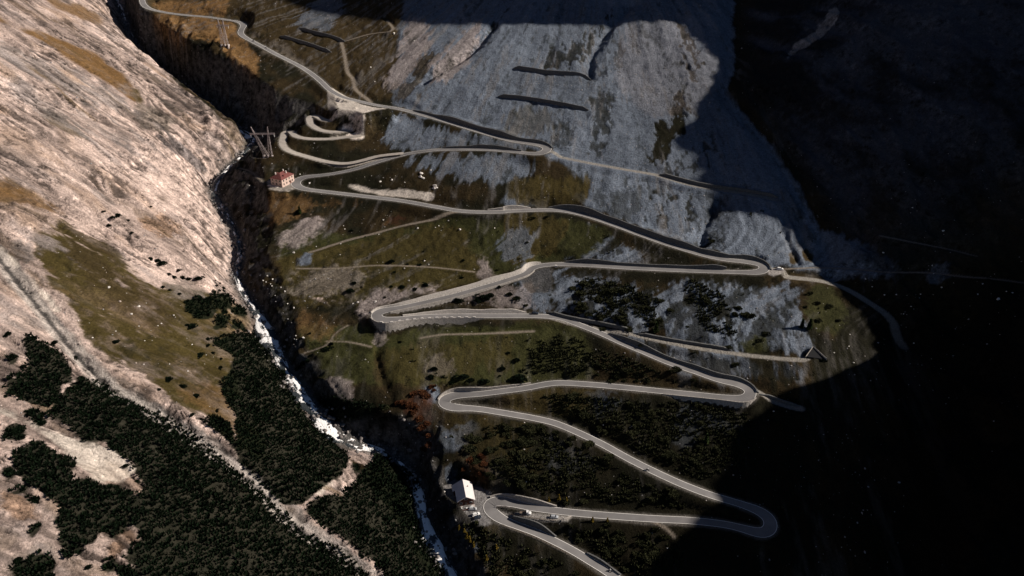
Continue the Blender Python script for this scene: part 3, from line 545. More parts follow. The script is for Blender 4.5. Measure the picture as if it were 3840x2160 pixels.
# ------------------------------------------------------------------ cut the roads into the relief
TW_HW = 2.4
Zr = Zb + Zn
def window(x, y, r):
    i0, i1 = np.searchsorted(GX, [x - r, x + r]); j0, j1 = np.searchsorted(GY, [y - r, y + r]); return i0, i1, j0, j1
def local(p, t, n, r):
    i0, i1, j0, j1 = window(p[0], p[1], r)
    dx = X[j0:j1, i0:i1] - p[0]; dy = Y[j0:j1, i0:i1] - p[1]
    return (slice(j0, j1), slice(i0, i1)), dx * t[0] + dy * t[1], dx * n[0] + dy * n[1]
for (i, j, side, kind, H, lab) in spans:
    L = j - i
    for k in range(i, j):
        e_ = min(1.0, (k - i) / 28.0, (j - k) / 24.0)
        if kind == 'fill': e_ = min(1.0, (k - i + 8) / 16.0, (j - k) / (0.6 * L))
        Hk = H * e_
        sl_, a, l = local(RW[k], RT[k], RN[k], 20)
        e = l * side - HW[k]
        m = (np.abs(a) < 1.6) & (e > 0.3) & (e < 18)
        z = Zr[sl_]
        if kind == 'cut': z2 = np.minimum(np.maximum(z, RW[k][2] + Hk * (1 - e / 22.0) + 0.1), RW[k][2] + np.maximum(Hk, .4) * 1.15 + .8 * e)
        else: z2 = np.minimum(z, RW[k][2] - Hk * (1 - e / 30.0))
        f = 1 - sstep(9, 18, e)
        Zr[sl_] = np.where(m, z * (1 - f) + z2 * f, z)
WT = np.zeros(X.shape); WZ = np.zeros(X.shape); WM = np.zeros(X.shape); ROADM = np.zeros(X.shape)
def carve(W, T, N, hw_, FL, FR, sink=0.14):
    for k in range(0, len(W)):
        hw = hw_ if np.isscalar(hw_) else hw_[k]
        sl_, a, l = local(W[k], T[k], N[k], hw + 13)
        F = np.where(l > 0, FL[k], FR[k]); off = np.where(F < 2, 0.5, 0.9)
        r = np.sqrt(a * a + l * l); e = np.maximum(0, r - hw - off)
        wt = 1 - sstep(0, 1, e / F)
        wt = np.where((F < 2) & (np.abs(a) > 1.5) & (r > hw + .5), 0, wt)
        w6 = wt ** 3 / (0.3 + r) ** 4
        WT[sl_] += w6; WZ[sl_] += w6 * (W[k][2] - sink); WM[sl_] = np.maximum(WM[sl_], wt)
        ROADM[sl_] = np.maximum(ROADM[sl_], 1 - sstep(0.2, 2.5, r - hw))
GW = resample(G0, 1.5)
wd_px = np.array([0, 200, 300, 345, 380, 480, 560, 650, 735, 790, 860, 900, 980, 1100, 1140, 1230, 1300, 1360, 1440, 1700.])
wd_m = np.array([2.5, 2.5, 3, 6, 2.5, 4, 4.5, 3.5, 4, 5, 8.5, 4.5, 7, 9, 5, 3.5, 4.5, 7, 5.5, 6.])
for j_ in range(3): GW[:, j_] = gsmooth(GW[:, j_], 3)
GT = np.gradient(GW[:, :2], axis=0); GT /= np.linalg.norm(GT, axis=1)[:, None]; GN = np.stack([-GT[:, 1], GT[:, 0]], 1)
_, gpy = project(GW[:, 0], GW[:, 1], GW[:, 2]); GHW = np.interp(gpy, wd_px, wd_m) * .5
for k in range(len(GW)):
    sl_, a, l = local(GW[k], GT[k], GN[k], 14); r = np.hypot(a, l); wt = 1 - sstep(0, 6, r - GHW[k] - 1.0); w6 = wt ** 3 / (.3 + r) ** 4
    WT[sl_] += w6; WZ[sl_] += w6 * (GW[k][2] - .2); WM[sl_] = np.maximum(WM[sl_], wt)
m_ = WT > 0
Zr[m_] = Zr[m_] * (1 - WM[m_]) + (WZ[m_] / WT[m_]) * WM[m_]; WATERM = WM.copy()
# dry gullies on the sunny slope
for (sheet, pts, dp, wd) in GULLIES:
    q = S(sheet, pts); gxx, gyy, gzz = hit([p[0] for p in q], [p[1] for p in q], HB); P_ = resample(catmull(np.stack([gxx, gyy], 1), 5), 4.0)
    x_0, x_1 = P_[:, 0].min() - 30, P_[:, 0].max() + 30; y_0, y_1 = P_[:, 1].min() - 30, P_[:, 1].max() + 30
    i0, i1 = np.searchsorted(GX, [x_0, x_1]); j0, j1 = np.searchsorted(GY, [y_0, y_1])
    d_, _a = pdist(X[j0:j1, i0:i1], Y[j0:j1, i0:i1], P_); nz_ = 1 + .5 * fbm(X[j0:j1, i0:i1] / 6, Y[j0:j1, i0:i1] / 6, 2, 3)
    if dp == 5.5: GUL0 = (slice(j0, j1), slice(i0, i1), d_)
    Zr[j0:j1, i0:i1] -= dp * np.exp(-(np.abs(d_) * nz_ / wd) ** 1.6)
WT[:] = 0; WZ[:] = 0; WM[:] = 0
carve(TW, TT, TN, TW_HW, np.full(len(TW), 4.0), np.full(len(TW), 3.0))
for k_, (wd, W_, T_, N_) in PW.items():
    carve(W_, T_, N_, wd / 2, np.full(len(W_), 1.3 * wd + 1.2), np.full(len(W_), 1.3 * wd + 1.2), 0.06)
m_ = WT > 0
Zr[m_] = Zr[m_] * (1 - WM[m_]) + (WZ[m_] / WT[m_]) * WM[m_]
WT[:] = 0; WZ[:] = 0; WM[:] = 0
carve(RW, RT, RN, HW, fl, fr)
m_ = WT > 0
Zr[m_] = Zr[m_] * (1 - WM[m_]) + (WZ[m_] / WT[m_]) * WM[m_]
# level yards: (sheet, outline, reference point on a road, feather m)
YARDS = [('i', [(1500,800),(1590,745),(1770,800),(1830,840),(1900,850),(1850,1060),(1780,1075),(1700,1030),(1640,960),(1600,925)], ('i', (1800, 920)), 2.0),
         ('i', [(2050,955),(2154,985)] + [(195*1.0+2154-195, 985)] , None, 0),]
def flat(sheet, pts, z, fe):
    P = S(sheet, pts); x, y = on_z(np.array([p[0] for p in P]), np.array([p[1] for p in P]), z)
    Q = np.stack([x, y], 1); ctr = Q.mean(0); r = np.abs(Q - ctr).max() + fe + 4
    i0, i1, j0, j1 = window(ctr[0], ctr[1], r); xx = X[j0:j1, i0:i1]; yy = Y[j0:j1, i0:i1]
    d, _ = pdist(xx, yy, np.vstack([Q, Q[:1]])); ins = inpoly(xx, yy, Q); e = np.where(ins, 0, np.abs(d))
    w_ = (1 - sstep(0.6, fe, e)) * (1 - WM[j0:j1, i0:i1] * (1 - ins * (WM[j0:j1, i0:i1] < 0.9)))
    Zr[j0:j1, i0:i1] = Zr[j0:j1, i0:i1] * (1 - w_) + (z - 0.1) * w_
    return Q
zi = RW[nearest(RW, 'i', (1828, 930))][2]
YARD_A = flat('i', [(1500,800),(1580,745),(1770,800),(1830,835),(1870,870),(1800,900),(1785,960),(1850,1055),(1790,1075),(1740,1060),(1690,1020),(1640,960),(1590,925),(1530,870)], zi - 0.05, 2.2)
zl = RW[nearest(RW, 'j', (300, 960))][2]
YARD_B = flat('j', [(-60,958),(90,985),(300,1000),(480,1008),(440,1040),(340,1042),(200,1025),(60,1000)], zl - 0.05, 1.8)
zk = RW[nearest(RW, 'f', (1888, 612))][2]
YARD_C = flat('f', [(1925,595),(1990,600),(2040,612),(2000,640),(1960,650),(1925,640)], zk - 0.1, 3.0)
zm = RW[nearest(RW, 'b', (850, 738))][2]
YARD_D = flat('b', [(690,700),(760,722),(860,756),(1000,790),(1080,802),(960,812),(910,830),(860,812),(730,800),(700,750)], zm - 0.6, 9.0)
zo = hit(*S('e', [(1000, 45)])[0], HB)[2][0]
zh = hit(*S('b', [(300, 1370)])[0], HB)[2][0]
YARD_F = flat('b', [(195,1330),(300,1300),(400,1320),(420,1375),(330,1400),(220,1395)], RW[nearest(RW, 'b', (415, 1350))][2] + 0.1, 5.0)
def zfine(x, y):
    x = np.clip(np.asarray(x, float), GX[0], GX[-1] - 0.01); y = np.clip(np.asarray(y, float), GY[0], GY[-1] - 0.01)
    i = np.clip(np.searchsorted(GX, x, side='right') - 1, 0, len(GX) - 2); j = np.clip(np.searchsorted(GY, y, side='right') - 1, 0, len(GY) - 2)
    fx = (x - GX[i]) / (GX[i + 1] - GX[i]); fy = (y - GY[j]) / (GY[j + 1] - GY[j])
    return (Zr[j, i] * (1 - fx) + Zr[j, i + 1] * fx) * (1 - fy) + (Zr[j + 1, i] * (1 - fx) + Zr[j + 1, i + 1] * fx) * fy
def ground(px, py):
    px = np.atleast_1d(np.asarray(px, float)); py = np.atleast_1d(np.asarray(py, float))
    dx, dy, dz = raydir(px, py); T = np.full(px.shape, 1300.0); done = np.zeros(px.shape, bool)
    for t in np.arange(180, 1300, 1.5):
        h = zfine(dx * t, dy * t); m = (~done) & (CZ + dz * t < h); T[m] = t; done |= m
        if done.all(): break
    lo = T - 1.5; hi = T.copy()
    for _ in range(10):
        md = (lo + hi) / 2; b_ = (CZ + dz * md) < zfine(dx * md, dy * md); hi = np.where(b_, md, hi); lo = np.where(b_, lo, md)
    return np.stack([dx * hi, dy * hi, CZ + dz * hi], 1)
def at(sheet, p): return ground(*S(sheet, [p])[0])[0]
# ------------------------------------------------------------------ the ground sheet and its cover
PX, PY = project(X, Y, Zr)
slopeW = np.hypot(*np.gradient(Zb + Zn, GY, GX))
XS = (X - 100) / np.maximum(960 - Y, 60) * 470 * sstep(380, 470, Y) + X * (1 - sstep(380, 470, Y))
wx = 5 * fbm(X / 17, Y / 17, 0, 3); wy = 5 * fbm(X / 17 + 31, Y / 17 + 7, 4, 3)
nI = 0.8 * fbm((X + wx) / 16, (Y + wy) / 16, 1, 5, .68) + 0.3 * fbm(X / 2.0, Y / 2.0, 4, 2)
nS = 0.9 * fbm((XS + .3 * wx) / 8, (Y + 1.5 * wy) / 120, 2, 5, .7) + 0.35 * fbm(X / 1.9, Y / 8, 3, 2)
nW = 0.9 * fbm((U + 3 * wx) / 60, (V + .6 * wy) / 10, 5, 5, .66) + 0.3 * fbm(U / 4, V / 2.2, 1, 2)
nD = .75 * fbm(X / 3.4, Y / 7.0, 0, 3, .7) + 0.65 * fbm((XS + .4 * wx) / 9, (Y + wy) / 40, 5, 4, .6)
GR = {'i': nI * 2.0, 's': nS * 2.0, 'w': nW * 2.0, 'd': nD * 1.8}
hiYc = sstep(450, 540, Y)
base_c = np.array(PAL['brown']); col = np.empty(X.shape + (3,), np.float32)
mixg = sstep(-.2, .3, fbm(X / 20, Y / 20, 3, 3))[..., None]
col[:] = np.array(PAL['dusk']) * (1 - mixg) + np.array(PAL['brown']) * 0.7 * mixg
rough = np.full(X.shape, 0.5, np.float32)        # how stony the surface is, drives the fine grain
STONE = {'pale': 1, 'grey': 1, 'scree': .75, 'gravel': .35, 'stony': .9, 'wet': 1, 'peach': 1, 'pinkgrey': .9}
nS_dark = sstep(.15, .6, fbm((XS + .6 * wx) / 14, (Y + wy) / 70, 0, 5, .65)) * (1 - wW)
wob = fbm(X / 22, Y / 22, 2, 4) * 14.0; wob2 = fbm(X / 22 + 50, Y / 22 + 20, 5, 4) * 11.0
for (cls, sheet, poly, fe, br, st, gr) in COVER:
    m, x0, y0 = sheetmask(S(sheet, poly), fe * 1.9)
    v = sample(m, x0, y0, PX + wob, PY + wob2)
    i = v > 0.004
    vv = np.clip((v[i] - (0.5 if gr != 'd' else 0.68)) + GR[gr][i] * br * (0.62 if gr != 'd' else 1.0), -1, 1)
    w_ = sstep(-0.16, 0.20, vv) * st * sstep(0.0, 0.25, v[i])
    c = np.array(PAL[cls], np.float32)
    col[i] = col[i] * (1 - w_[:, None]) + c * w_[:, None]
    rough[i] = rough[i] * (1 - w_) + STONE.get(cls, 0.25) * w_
thick = np.zeros(X.shape, np.float32)
for (sheet, poly, fe, br_) in THICKET:
    m, x0, y0 = sheetmask(S(sheet, poly), fe); thick = np.maximum(thick, sstep(.35, .6, sample(m, x0, y0, PX, PY) + nI * .3 * br_))
rough = rough * (1 - thick * .8)
col = col * (1 - .6 * (1 - .5 * hiYc[..., None]) * (nS_dark * rough)[..., None])
# thin turf broken by stones and dark tufts
fs = sstep(.12, .55, nS + .35 * fbm(X / 40, Y / 40, 4, 3)) * (1 - wW) * (1 - thick) * (.25 + .3 * sstep(400, 470, Y)) * (1 - .8 * wR)
col = col * (1 - fs[..., None]) + np.array([.115, .105, .098], np.float32) * fs[..., None]; rough = np.maximum(rough, fs)
fw = sstep(.0, .6, nI + .5 * nW) * wW * (1 - thick) * (1 - rough) * .7
col = col * (1 - fw[..., None]) + np.array([.16, .115, .085], np.float32) * fw[..., None]; rough = np.maximum(rough, fw * .8)
fd = sstep(.10, .5, nD - .1) * (1 - .75 * wW * rough) * .55
col = col * (1 - fd[..., None]) + np.array([.012, .012, .006], np.float32) * fd[..., None]
# sunny slope: weathered greys, peach stains, cracks, sparse turf
s1 = sstep(.0, .45, nW + .3 * nI) * wW * rough; s2 = sstep(.15, .6, fbm((U + 2 * wx) / 35, (V + wy) / 14, 2, 4)) * wW * rough
col = col * (1 - .65 * s1[..., None]) + np.array([.20, .17, .16], np.float32) * .65 * s1[..., None]
col = col * (1 - .6 * s2[..., None]) + np.array([.40, .27, .185], np.float32) * .6 * s2[..., None]
s3 = sstep(.25, .6, fbm((U + 3 * wx) / 50 + 9, (V + 1.4 * wy) / 9, 4, 5, .6)) * wW * (1 - thick)
col = col * (1 - .8 * s3[..., None]) + np.array([.115, .075, .035], np.float32) * .8 * s3[..., None]
bigb = sstep(.05, .45, fbm((U + 2 * wx) / 120 + 3, (V + 2 * wy) / 16, 1, 3)) * wW * rough
col = col * (1 - .35 * bigb[..., None])
ckl = np.zeros(X.shape)
for (lu, lv, k_, th_) in ((42, 4.6, 1, .92), (18, 2.8, 3, .90), (85, 9, 2, .945)):
    q_ = 1 - np.abs(2 * vnoise((U + 1.5 * wx) / lu, (V + 1.5 * wy) / lv, k_) - 1); ckl = np.maximum(ckl, sstep(th_ - .05, th_ + .03, q_))
ckl = ckl * wW * rough * sstep(-.2, .25, fbm(X / 25, Y / 25, 5, 3))
col = col * (1 - .72 * ckl[..., None])
# bare rock in the gorge walls, coloured darker to deepen their shade
g = wG * sstep(0.45, 1.0, slopeW)
rk = np.maximum(sstep(-0.25, 0.5, fbm(X / 9, Y / 9, 0, 4)) * g, .9 * wG * sstep(.7, 1.05, slopeW))
col = col * (1 - rk[..., None]) + np.array([.075, .07, .066], np.float32) * rk[..., None]
rough = np.maximum(rough, rk * .9)
bedm = np.exp(-(dGf / 5.0) ** 2) * (1 - 0.5 * sstep(560, 640, Y))
col = col * (1 - bedm[..., None]) + np.array([.10, .095, .09], np.float32) * bedm[..., None]
# mountain on the right: bare streaks over turf, its shadow put into the colour
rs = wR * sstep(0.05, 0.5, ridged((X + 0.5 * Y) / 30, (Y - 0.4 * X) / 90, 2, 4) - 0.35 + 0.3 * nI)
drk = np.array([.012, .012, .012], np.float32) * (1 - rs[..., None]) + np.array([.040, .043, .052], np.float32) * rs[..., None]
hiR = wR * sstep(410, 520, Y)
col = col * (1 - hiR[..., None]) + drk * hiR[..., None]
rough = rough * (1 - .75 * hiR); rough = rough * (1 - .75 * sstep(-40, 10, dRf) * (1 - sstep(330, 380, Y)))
mo, x0, y0 = sheetmask([(2112,15),(2104,60),(2060,102),(2012,132),(1985,155),(1988,118),(2038,84),(2084,28)], 3); mo = sstep(.3, .75, sample(mo, x0, y0, PX + 1.6 * wob, PY + 1.6 * wob2) * .8 + 1.3 * nI - .05)* sstep(.02, .3, sample(mo, x0, y0, PX + wob, PY + wob2))
col = col * (1 - mo[..., None]) + np.array([.15, .14, .135], np.float32) * mo[..., None]  # sunlit rock streak painted in as a paler colour
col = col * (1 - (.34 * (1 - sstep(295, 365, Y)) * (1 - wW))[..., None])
# stones, tufts and streaks that are part of the ground's own colour
br = 1 + 0.30 * nI * rough + 0.22 * fbm(X / 45, Y / 45, 1, 3) + 0.25 * fbm(X / 1.9, Y / 1.9, 2, 2) * rough * (1 - .6 * wW) + .5 * wW * rough * fbm((U + wx) / 26, V / 2.2, 1, 3, .7)
br = br + wW * 0.55 * nW * rough + mid * (0.75 * nS + 0.7 * fbm(XS / 2.6, Y / 55, 1, 3, .7)) * rough * (1 - .62 * hiYc)
col = col * np.clip(br, 0.35, 1.7)[..., None]
# ribs of broken strata on the sunny slope
st_ = wW * rough * sstep(0.58, 0.82, ridged((U + 3 * wx) / 26, (V + wy) / 4.0, 0, 4)) * sstep(-.25, .2, fbm(X / 40, Y / 40, 3, 2))
col = col * (1 - 0.5 * st_[..., None])
col = col * (1 - thick[..., None] * .97) + np.array([.008, .010, .005], np.float32) * thick[..., None] * .93
g0, g1, gd = GUL0; nn = nI[g0, g1]; gd = np.abs(gd + 1.2 * nn); uu = (1 - sstep(-90, -60, X[g0, g1])) 
gp = (1 - sstep(2.5, 5.5, gd + 2 * nn)) * .85 * (.45 + .55 * uu); gk = (1 - sstep(.7, 1.6, gd + .6 * fbm(X[g0, g1] / 3, Y[g0, g1] / 3, 2, 2))) * .9
cg = col[g0, g1] * (1 - gp[..., None]) + np.array([.42, .37, .33], np.float32) * gp[..., None] * (1 + .4 * nn[..., None])
col[g0, g1] = cg * (1 - gk[..., None]) + np.array([.035, .033, .032], np.float32) * gk[..., None]
# verge of the roads
vg = ROADM * 0.0
ver = np.zeros(X.shape)
for k in range(0, len(RW), 1):
    sl_, a, l = local(RW[k], RT[k], RN[k], 7); r = np.hypot(a, l)
    ver[sl_] = np.maximum(ver[sl_], 1 - sstep(3.6, 5.2, r - HW[k] + 3.0 + 1.0 * nI[sl_]))
col = col * (1 - ver[..., None] * .8) + np.array([.10, .09, .078], np.float32) * ver[..., None] * .8
for k_, (wd, W_, T_, N_) in list(PW.items()) + [('t', (TW_HW * 2, TW, TT, TN))]:
    for k in range(len(W_)):
        sl_, a, l = local(W_[k], T_[k], N_[k], wd + 1); r = np.hypot(a, l)
        pm = (1 - sstep(wd * .5, wd * .5 + 0.9, r + 0.5 * nI[sl_]))
        cc = np.array(([.34, .30, .26] if k_ == 't' else [.22, .20, .175]) if wd > 2.5 else [.20, .165, .13], np.float32)
        col[sl_] = col[sl_] * (1 - pm[..., None] * .8) + cc * pm[..., None] * .8
def paintyard(Q, c):
    ctr = Q.mean(0); r = np.abs(Q - ctr).max() + 5; i0, i1, j0, j1 = window(ctr[0], ctr[1], r)
    xx = X[j0:j1, i0:i1]; yy = Y[j0:j1, i0:i1]; d, _ = pdist(xx, yy, np.vstack([Q, Q[:1]])); e = np.where(inpoly(xx, yy, Q), -1, 1) * np.abs(d)
    m = (1 - sstep(-0.3, 0.9, e + nI[j0:j1, i0:i1]))[..., None]
    n_ = (1 + 0.18 * nI[j0:j1, i0:i1] + .15 * fbm(xx / 5, yy / 5, 2, 2))[..., None]
    col[j0:j1, i0:i1] = col[j0:j1, i0:i1] * (1 - m) + np.array(c, np.float32) * n_ * m
paintyard(YARD_A, (.165, .155, .15)); paintyard(YARD_B, (.24, .22, .20)); paintyard(YARD_C, (.30, .27, .25)); paintyard(YARD_D, (.50, .44, .38)); paintyard(YARD_F, (.26, .23, .20))
lowR = sstep(-40, 10, dRf) * (1 - sstep(380, 430, Y)); col = col * (1 - .6 * lowR[..., None])  # shadow of the lower right deepened in the ground colour
# small sharp relief where it is stony, away from the roads
keep = (1 - sstep(0.0, 0.4, np.maximum(WM, ROADM)))
grassy = .55 * fbm(X / 2.6, Y / 2.6, 2, 2) * (1 - rough) + .5 * fbm(X / 7, Y / 5, 1, 3) * (1 - wW)
micro = grassy - 1.3 * ckl + (0.75 * (ridged(X / 3.1, Y / 3.1, 1, 3) - 0.5) + 0.5 * fbm(X / 1.6, Y / 1.6, 3, 2)) * rough * (0.6 - .25 * wW) + wW * rough * 2.2 * (ridged((U + 2 * wx) / 22, (V + .8 * wy) / 4.2, 4, 4, .6) - .5)
hiY = sstep(470, 560, Y)
gul = mid * rough * ((2.6 * (1 - hiY) * (ridged((XS + .6 * wx) / 12, (Y + 2 * wy) / 130, 4, 4, .55) - 0.5) + 3.0 * hiY * (ridged((XS + wx) / 26, (Y + 3 * wy) / 170, 4, 2, .4) - .5)))
crag = np.zeros(X.shape, np.float32)
for (sheet, poly) in CRAGS:
    m, x0, y0 = sheetmask(S(sheet, poly), 14); crag = np.maximum(crag, sample(m, x0, y0, PX + wob, PY + wob2))
ck = ridged((X + wx) / 9, (Y + wy) / 9, 5, 4, .6); ck2 = np.floor(ck * 7 + .8 * fbm(X / 5, Y / 5, 1, 2)) / 7
micro = micro + crag * (5.0 * (.5 * ck + .5 * ck2 - .45))
col = col * (1 - .35 * (crag * sstep(.45, .25, ck))[..., None])
Zr = Zr + keep * (micro + gul)
PX, PY = project(X, Y, Zr) 
ny, nx = X.shape
def grid_mesh(name, X, Y, Z, col, stone):
    ny, nx = X.shape
    me = bpy.data.meshes.new(name)
    me.vertices.add(nx * ny); me.vertices.foreach_set('co', np.stack([X, Y, Z], -1).astype(np.float32).ravel())
    a = (np.arange(ny - 1)[:, None] * nx + np.arange(nx - 1)[None, :]).ravel()
    q = np.stack([a, a + 1, a + nx + 1, a + nx], 1).astype(np.int32)
    me.loops.add(q.size); me.loops.foreach_set('vertex_index', q.ravel())
    me.polygons.add(len(q)); me.polygons.foreach_set('loop_start', np.arange(0, q.size, 4, dtype=np.int32)); me.polygons.foreach_set('use_smooth', np.ones(len(q), bool))
    at_ = me.attributes.new('cover', 'FLOAT_COLOR', 'POINT')
    at_.data.foreach_set('color', np.concatenate([col.reshape(-1, 3), np.ones((nx * ny, 1), np.float32)], 1).astype(np.float32).ravel())
    s_ = me.attributes.new('stone', 'FLOAT', 'POINT'); s_.data.foreach_set('value', stone.astype(np.float32).ravel())
    me.update(); me.validate(); return me
# ------------------------------------------------------------------ materials
def nodes(name):
    m = bpy.data.materials.new(name); m.use_nodes = True
    t = m.node_tree; b = t.nodes['Principled BSDF']; return m, t, b
def N_(t, kind, **kw):
    n = t.nodes.new(kind)
    for k, v in kw.items():
        if k in n.inputs.keys(): n.inputs[k].default_value = v
        else: setattr(n, k, v)
    return n
def mat(name, c, rough=.85, var=.15, scale=2.0, bump=0.0, bscale=None, metal=0.0, spec=None):
    """base colour broken up by noise, optional bump"""
    m, t, b = nodes(name)
    g = N_(t, 'ShaderNodeNewGeometry'); n = N_(t, 'ShaderNodeTexNoise'); n.inputs['Scale'].default_value = scale; n.inputs['Detail'].default_value = 5
    t.links.new(g.outputs['Position'], n.inputs['Vector'])
    r = N_(t, 'ShaderNodeMapRange'); r.inputs['From Min'].default_value = .25; r.inputs['From Max'].default_value = .75
    r.inputs['To Min'].default_value = 1 - var; r.inputs['To Max'].default_value = 1 + var
    t.links.new(n.outputs['Fac'], r.inputs['Value'])
    mx = N_(t, 'ShaderNodeVectorMath', operation='SCALE'); mx.inputs[0].default_value = c
    t.links.new(r.outputs[0], mx.inputs['Scale']); t.links.new(mx.outputs[0], b.inputs['Base Color'])
    b.inputs['Roughness'].default_value = rough; b.inputs['Metallic'].default_value = metal
    b.inputs['Specular IOR Level'].default_value = .2 if spec is None else spec
    if bump:
        n2 = N_(t, 'ShaderNodeTexNoise'); n2.inputs['Scale'].default_value = bscale or scale * 2; n2.inputs['Detail'].default_value = 4
        t.links.new(g.outputs['Position'], n2.inputs['Vector'])
        bp = N_(t, 'ShaderNodeBump'); bp.inputs['Distance'].default_value = bump; bp.inputs['Strength'].default_value = 1
        t.links.new(n2.outputs['Fac'], bp.inputs['Height']); t.links.new(bp.outputs[0], b.inputs['Normal'])
    return m
def ground_mat():
    m, t, b = nodes('hillside_ground')
    a = N_(t, 'ShaderNodeAttribute', attribute_name='cover'); s = N_(t, 'ShaderNodeAttribute', attribute_name='stone'); g = N_(t, 'ShaderNodeNewGeometry')
    n1 = N_(t, 'ShaderNodeTexNoise'); n1.inputs['Scale'].default_value = .9; n1.inputs['Detail'].default_value = 6; n1.inputs['Roughness'].default_value = .68
    v = N_(t, 'ShaderNodeTexVoronoi'); v.inputs['Scale'].default_value = .55; v.inputs['Randomness'].default_value = 1
    n2 = N_(t, 'ShaderNodeTexNoise'); n2.inputs['Scale'].default_value = .35; n2.inputs['Detail'].default_value = 3
    for n in (n1, v, n2): t.links.new(g.outputs['Position'], n.inputs['Vector'])
    r = N_(t, 'ShaderNodeMapRange'); r.inputs['From Min'].default_value = .3; r.inputs['From Max'].default_value = .7; r.inputs['To Min'].default_value = .6; r.inputs['To Max'].default_value = 1.4
    t.links.new(n1.outputs['Fac'], r.inputs['Value'])
    sc_ = N_(t, 'ShaderNodeVectorMath', operation='SCALE'); t.links.new(a.outputs['Color'], sc_.inputs[0]); t.links.new(r.outputs[0], sc_.inputs['Scale'])
    # steep faces: broken rock, darker joints
    sx = N_(t, 'ShaderNodeSeparateXYZ'); t.links.new(g.outputs['True Normal'], sx.inputs[0])
    st = N_(t, 'ShaderNodeMapRange'); st.inputs['From Min'].default_value = .80; st.inputs['From Max'].default_value = .58; t.links.new(sx.outputs['Z'], st.inputs['Value'])
    n3 = N_(t, 'ShaderNodeTexNoise'); n3.inputs['Scale'].default_value = .22; n3.inputs['Detail'].default_value = 7; n3.inputs['Roughness'].default_value = .7; t.links.new(g.outputs['Position'], n3.inputs['Vector'])
    r3 = N_(t, 'ShaderNodeMapRange'); r3.inputs['From Min'].default_value = .38; r3.inputs['From Max'].default_value = .62; r3.inputs['To Min'].default_value = .25; r3.inputs['To Max'].default_value = 1.7; t.links.new(n3.outputs['Fac'], r3.inputs['Value'])
    sm = N_(t, 'ShaderNodeMix', data_type='FLOAT'); t.links.new(st.outputs[0], sm.inputs[0]); sm.inputs[2].default_value = 1.0; t.links.new(r3.outputs[0], sm.inputs[3])
    s2_ = N_(t, 'ShaderNodeVectorMath', operation='SCALE'); t.links.new(sc_.outputs[0], s2_.inputs[0]); t.links.new(sm.outputs[0], s2_.inputs['Scale']); sc_ = s2_
    # pale stones lying in the turf
    lt = N_(t, 'ShaderNodeMath', operation='LESS_THAN'); lt.inputs[1].default_value = .17; t.links.new(v.outputs['Distance'], lt.inputs[0])
    sp_ = N_(t, 'ShaderNodeSeparateColor'); t.links.new(v.outputs['Color'], sp_.inputs[0])
    g2 = N_(t, 'ShaderNodeMath', operation='GREATER_THAN'); t.links.new(sp_.outputs[0], g2.inputs[0])
    th = N_(t, 'ShaderNodeMapRange'); th.inputs['From Min'].default_value = .45; th.inputs['From Max'].default_value = .62; th.inputs['To Min'].default_value = 1.0; th.inputs['To Max'].default_value = .86
    t.links.new(n2.outputs['Fac'], th.inputs['Value']); t.links.new(th.outputs[0], g2.inputs[1])
    mq = N_(t, 'ShaderNodeMath', operation='MULTIPLY'); t.links.new(lt.outputs[0], mq.inputs[0]); t.links.new(g2.outputs[0], mq.inputs[1]); gs = N_(t, 'ShaderNodeMath', operation='GREATER_THAN'); gs.inputs[1].default_value = .2; t.links.new(s.outputs['Fac'], gs.inputs[0])
    mu = N_(t, 'ShaderNodeMath', operation='MULTIPLY'); t.links.new(mq.outputs[0], mu.inputs[0]); t.links.new(gs.outputs[0], mu.inputs[1])
    mx = N_(t, 'ShaderNodeMix', data_type='RGBA'); t.links.new(mu.outputs[0], mx.inputs[0]); t.links.new(sc_.outputs[0], mx.inputs[6]); mx.inputs[7].default_value = (.26, .235, .21, 1)
    t.links.new(mx.outputs[2], b.inputs['Base Color'])
    b.inputs['Roughness'].default_value = .95; b.inputs['Specular IOR Level'].default_value = .05
    bm = N_(t, 'ShaderNodeMath', operation='MULTIPLY_ADD'); bm.inputs[1].default_value = .8; bm.inputs[2].default_value = .25; t.links.new(s.outputs['Fac'], bm.inputs[0])
    hm = N_(t, 'ShaderNodeMath', operation='MULTIPLY'); t.links.new(n1.outputs['Fac'], hm.inputs[0]); t.links.new(bm.outputs[0], hm.inputs[1])
    bp = N_(t, 'ShaderNodeBump'); bp.inputs['Distance'].default_value = 1.5; bp.inputs['Strength'].default_value = 1
    t.links.new(hm.outputs[0], bp.inputs['Height']); t.links.new(bp.outputs[0], b.inputs['Normal'])
    return m
MG = ground_mat()
M = {
 'asphalt': mat('asphalt', (.165, .155, .15), .9, .22, .12, .02, 3), 'line': mat('road_paint', (.75, .71, .66), .7, .12, 1.5),
 'stone': mat('wall_stone', (.30, .27, .24), .95, .35, 1.1, .25, 1.6), 'litstone': mat('sunlit_wall_stone', (.40, .36, .32), .95, .25, 1.1, .25, 1.6),  # second stone paler, sun on the faces put into its colour
 'shadedstone': mat('shaded_wall_stone', (.10, .098, .095), .95, .35, 1.1, .25, 1.6),  # shade on the wall faces put into a darker stone
 'gravel': mat('track_gravel', (.34, .30, .26), .95, .2, .5, .1, 2),
 'snowwhite': mat('pale_boulder_stone', (.60, .55, .50), .95, .18, 1.5, .15, 2.0),
}
def link(o, kind=None, label=None, cat=None, group=None, parent=None):
    C.objects.link(o)
    if kind: o['kind'] = kind
    if label: o['label'] = label
    if cat: o['category'] = cat
    if group: o['group'] = group
    if parent: o.parent = parent
    return o
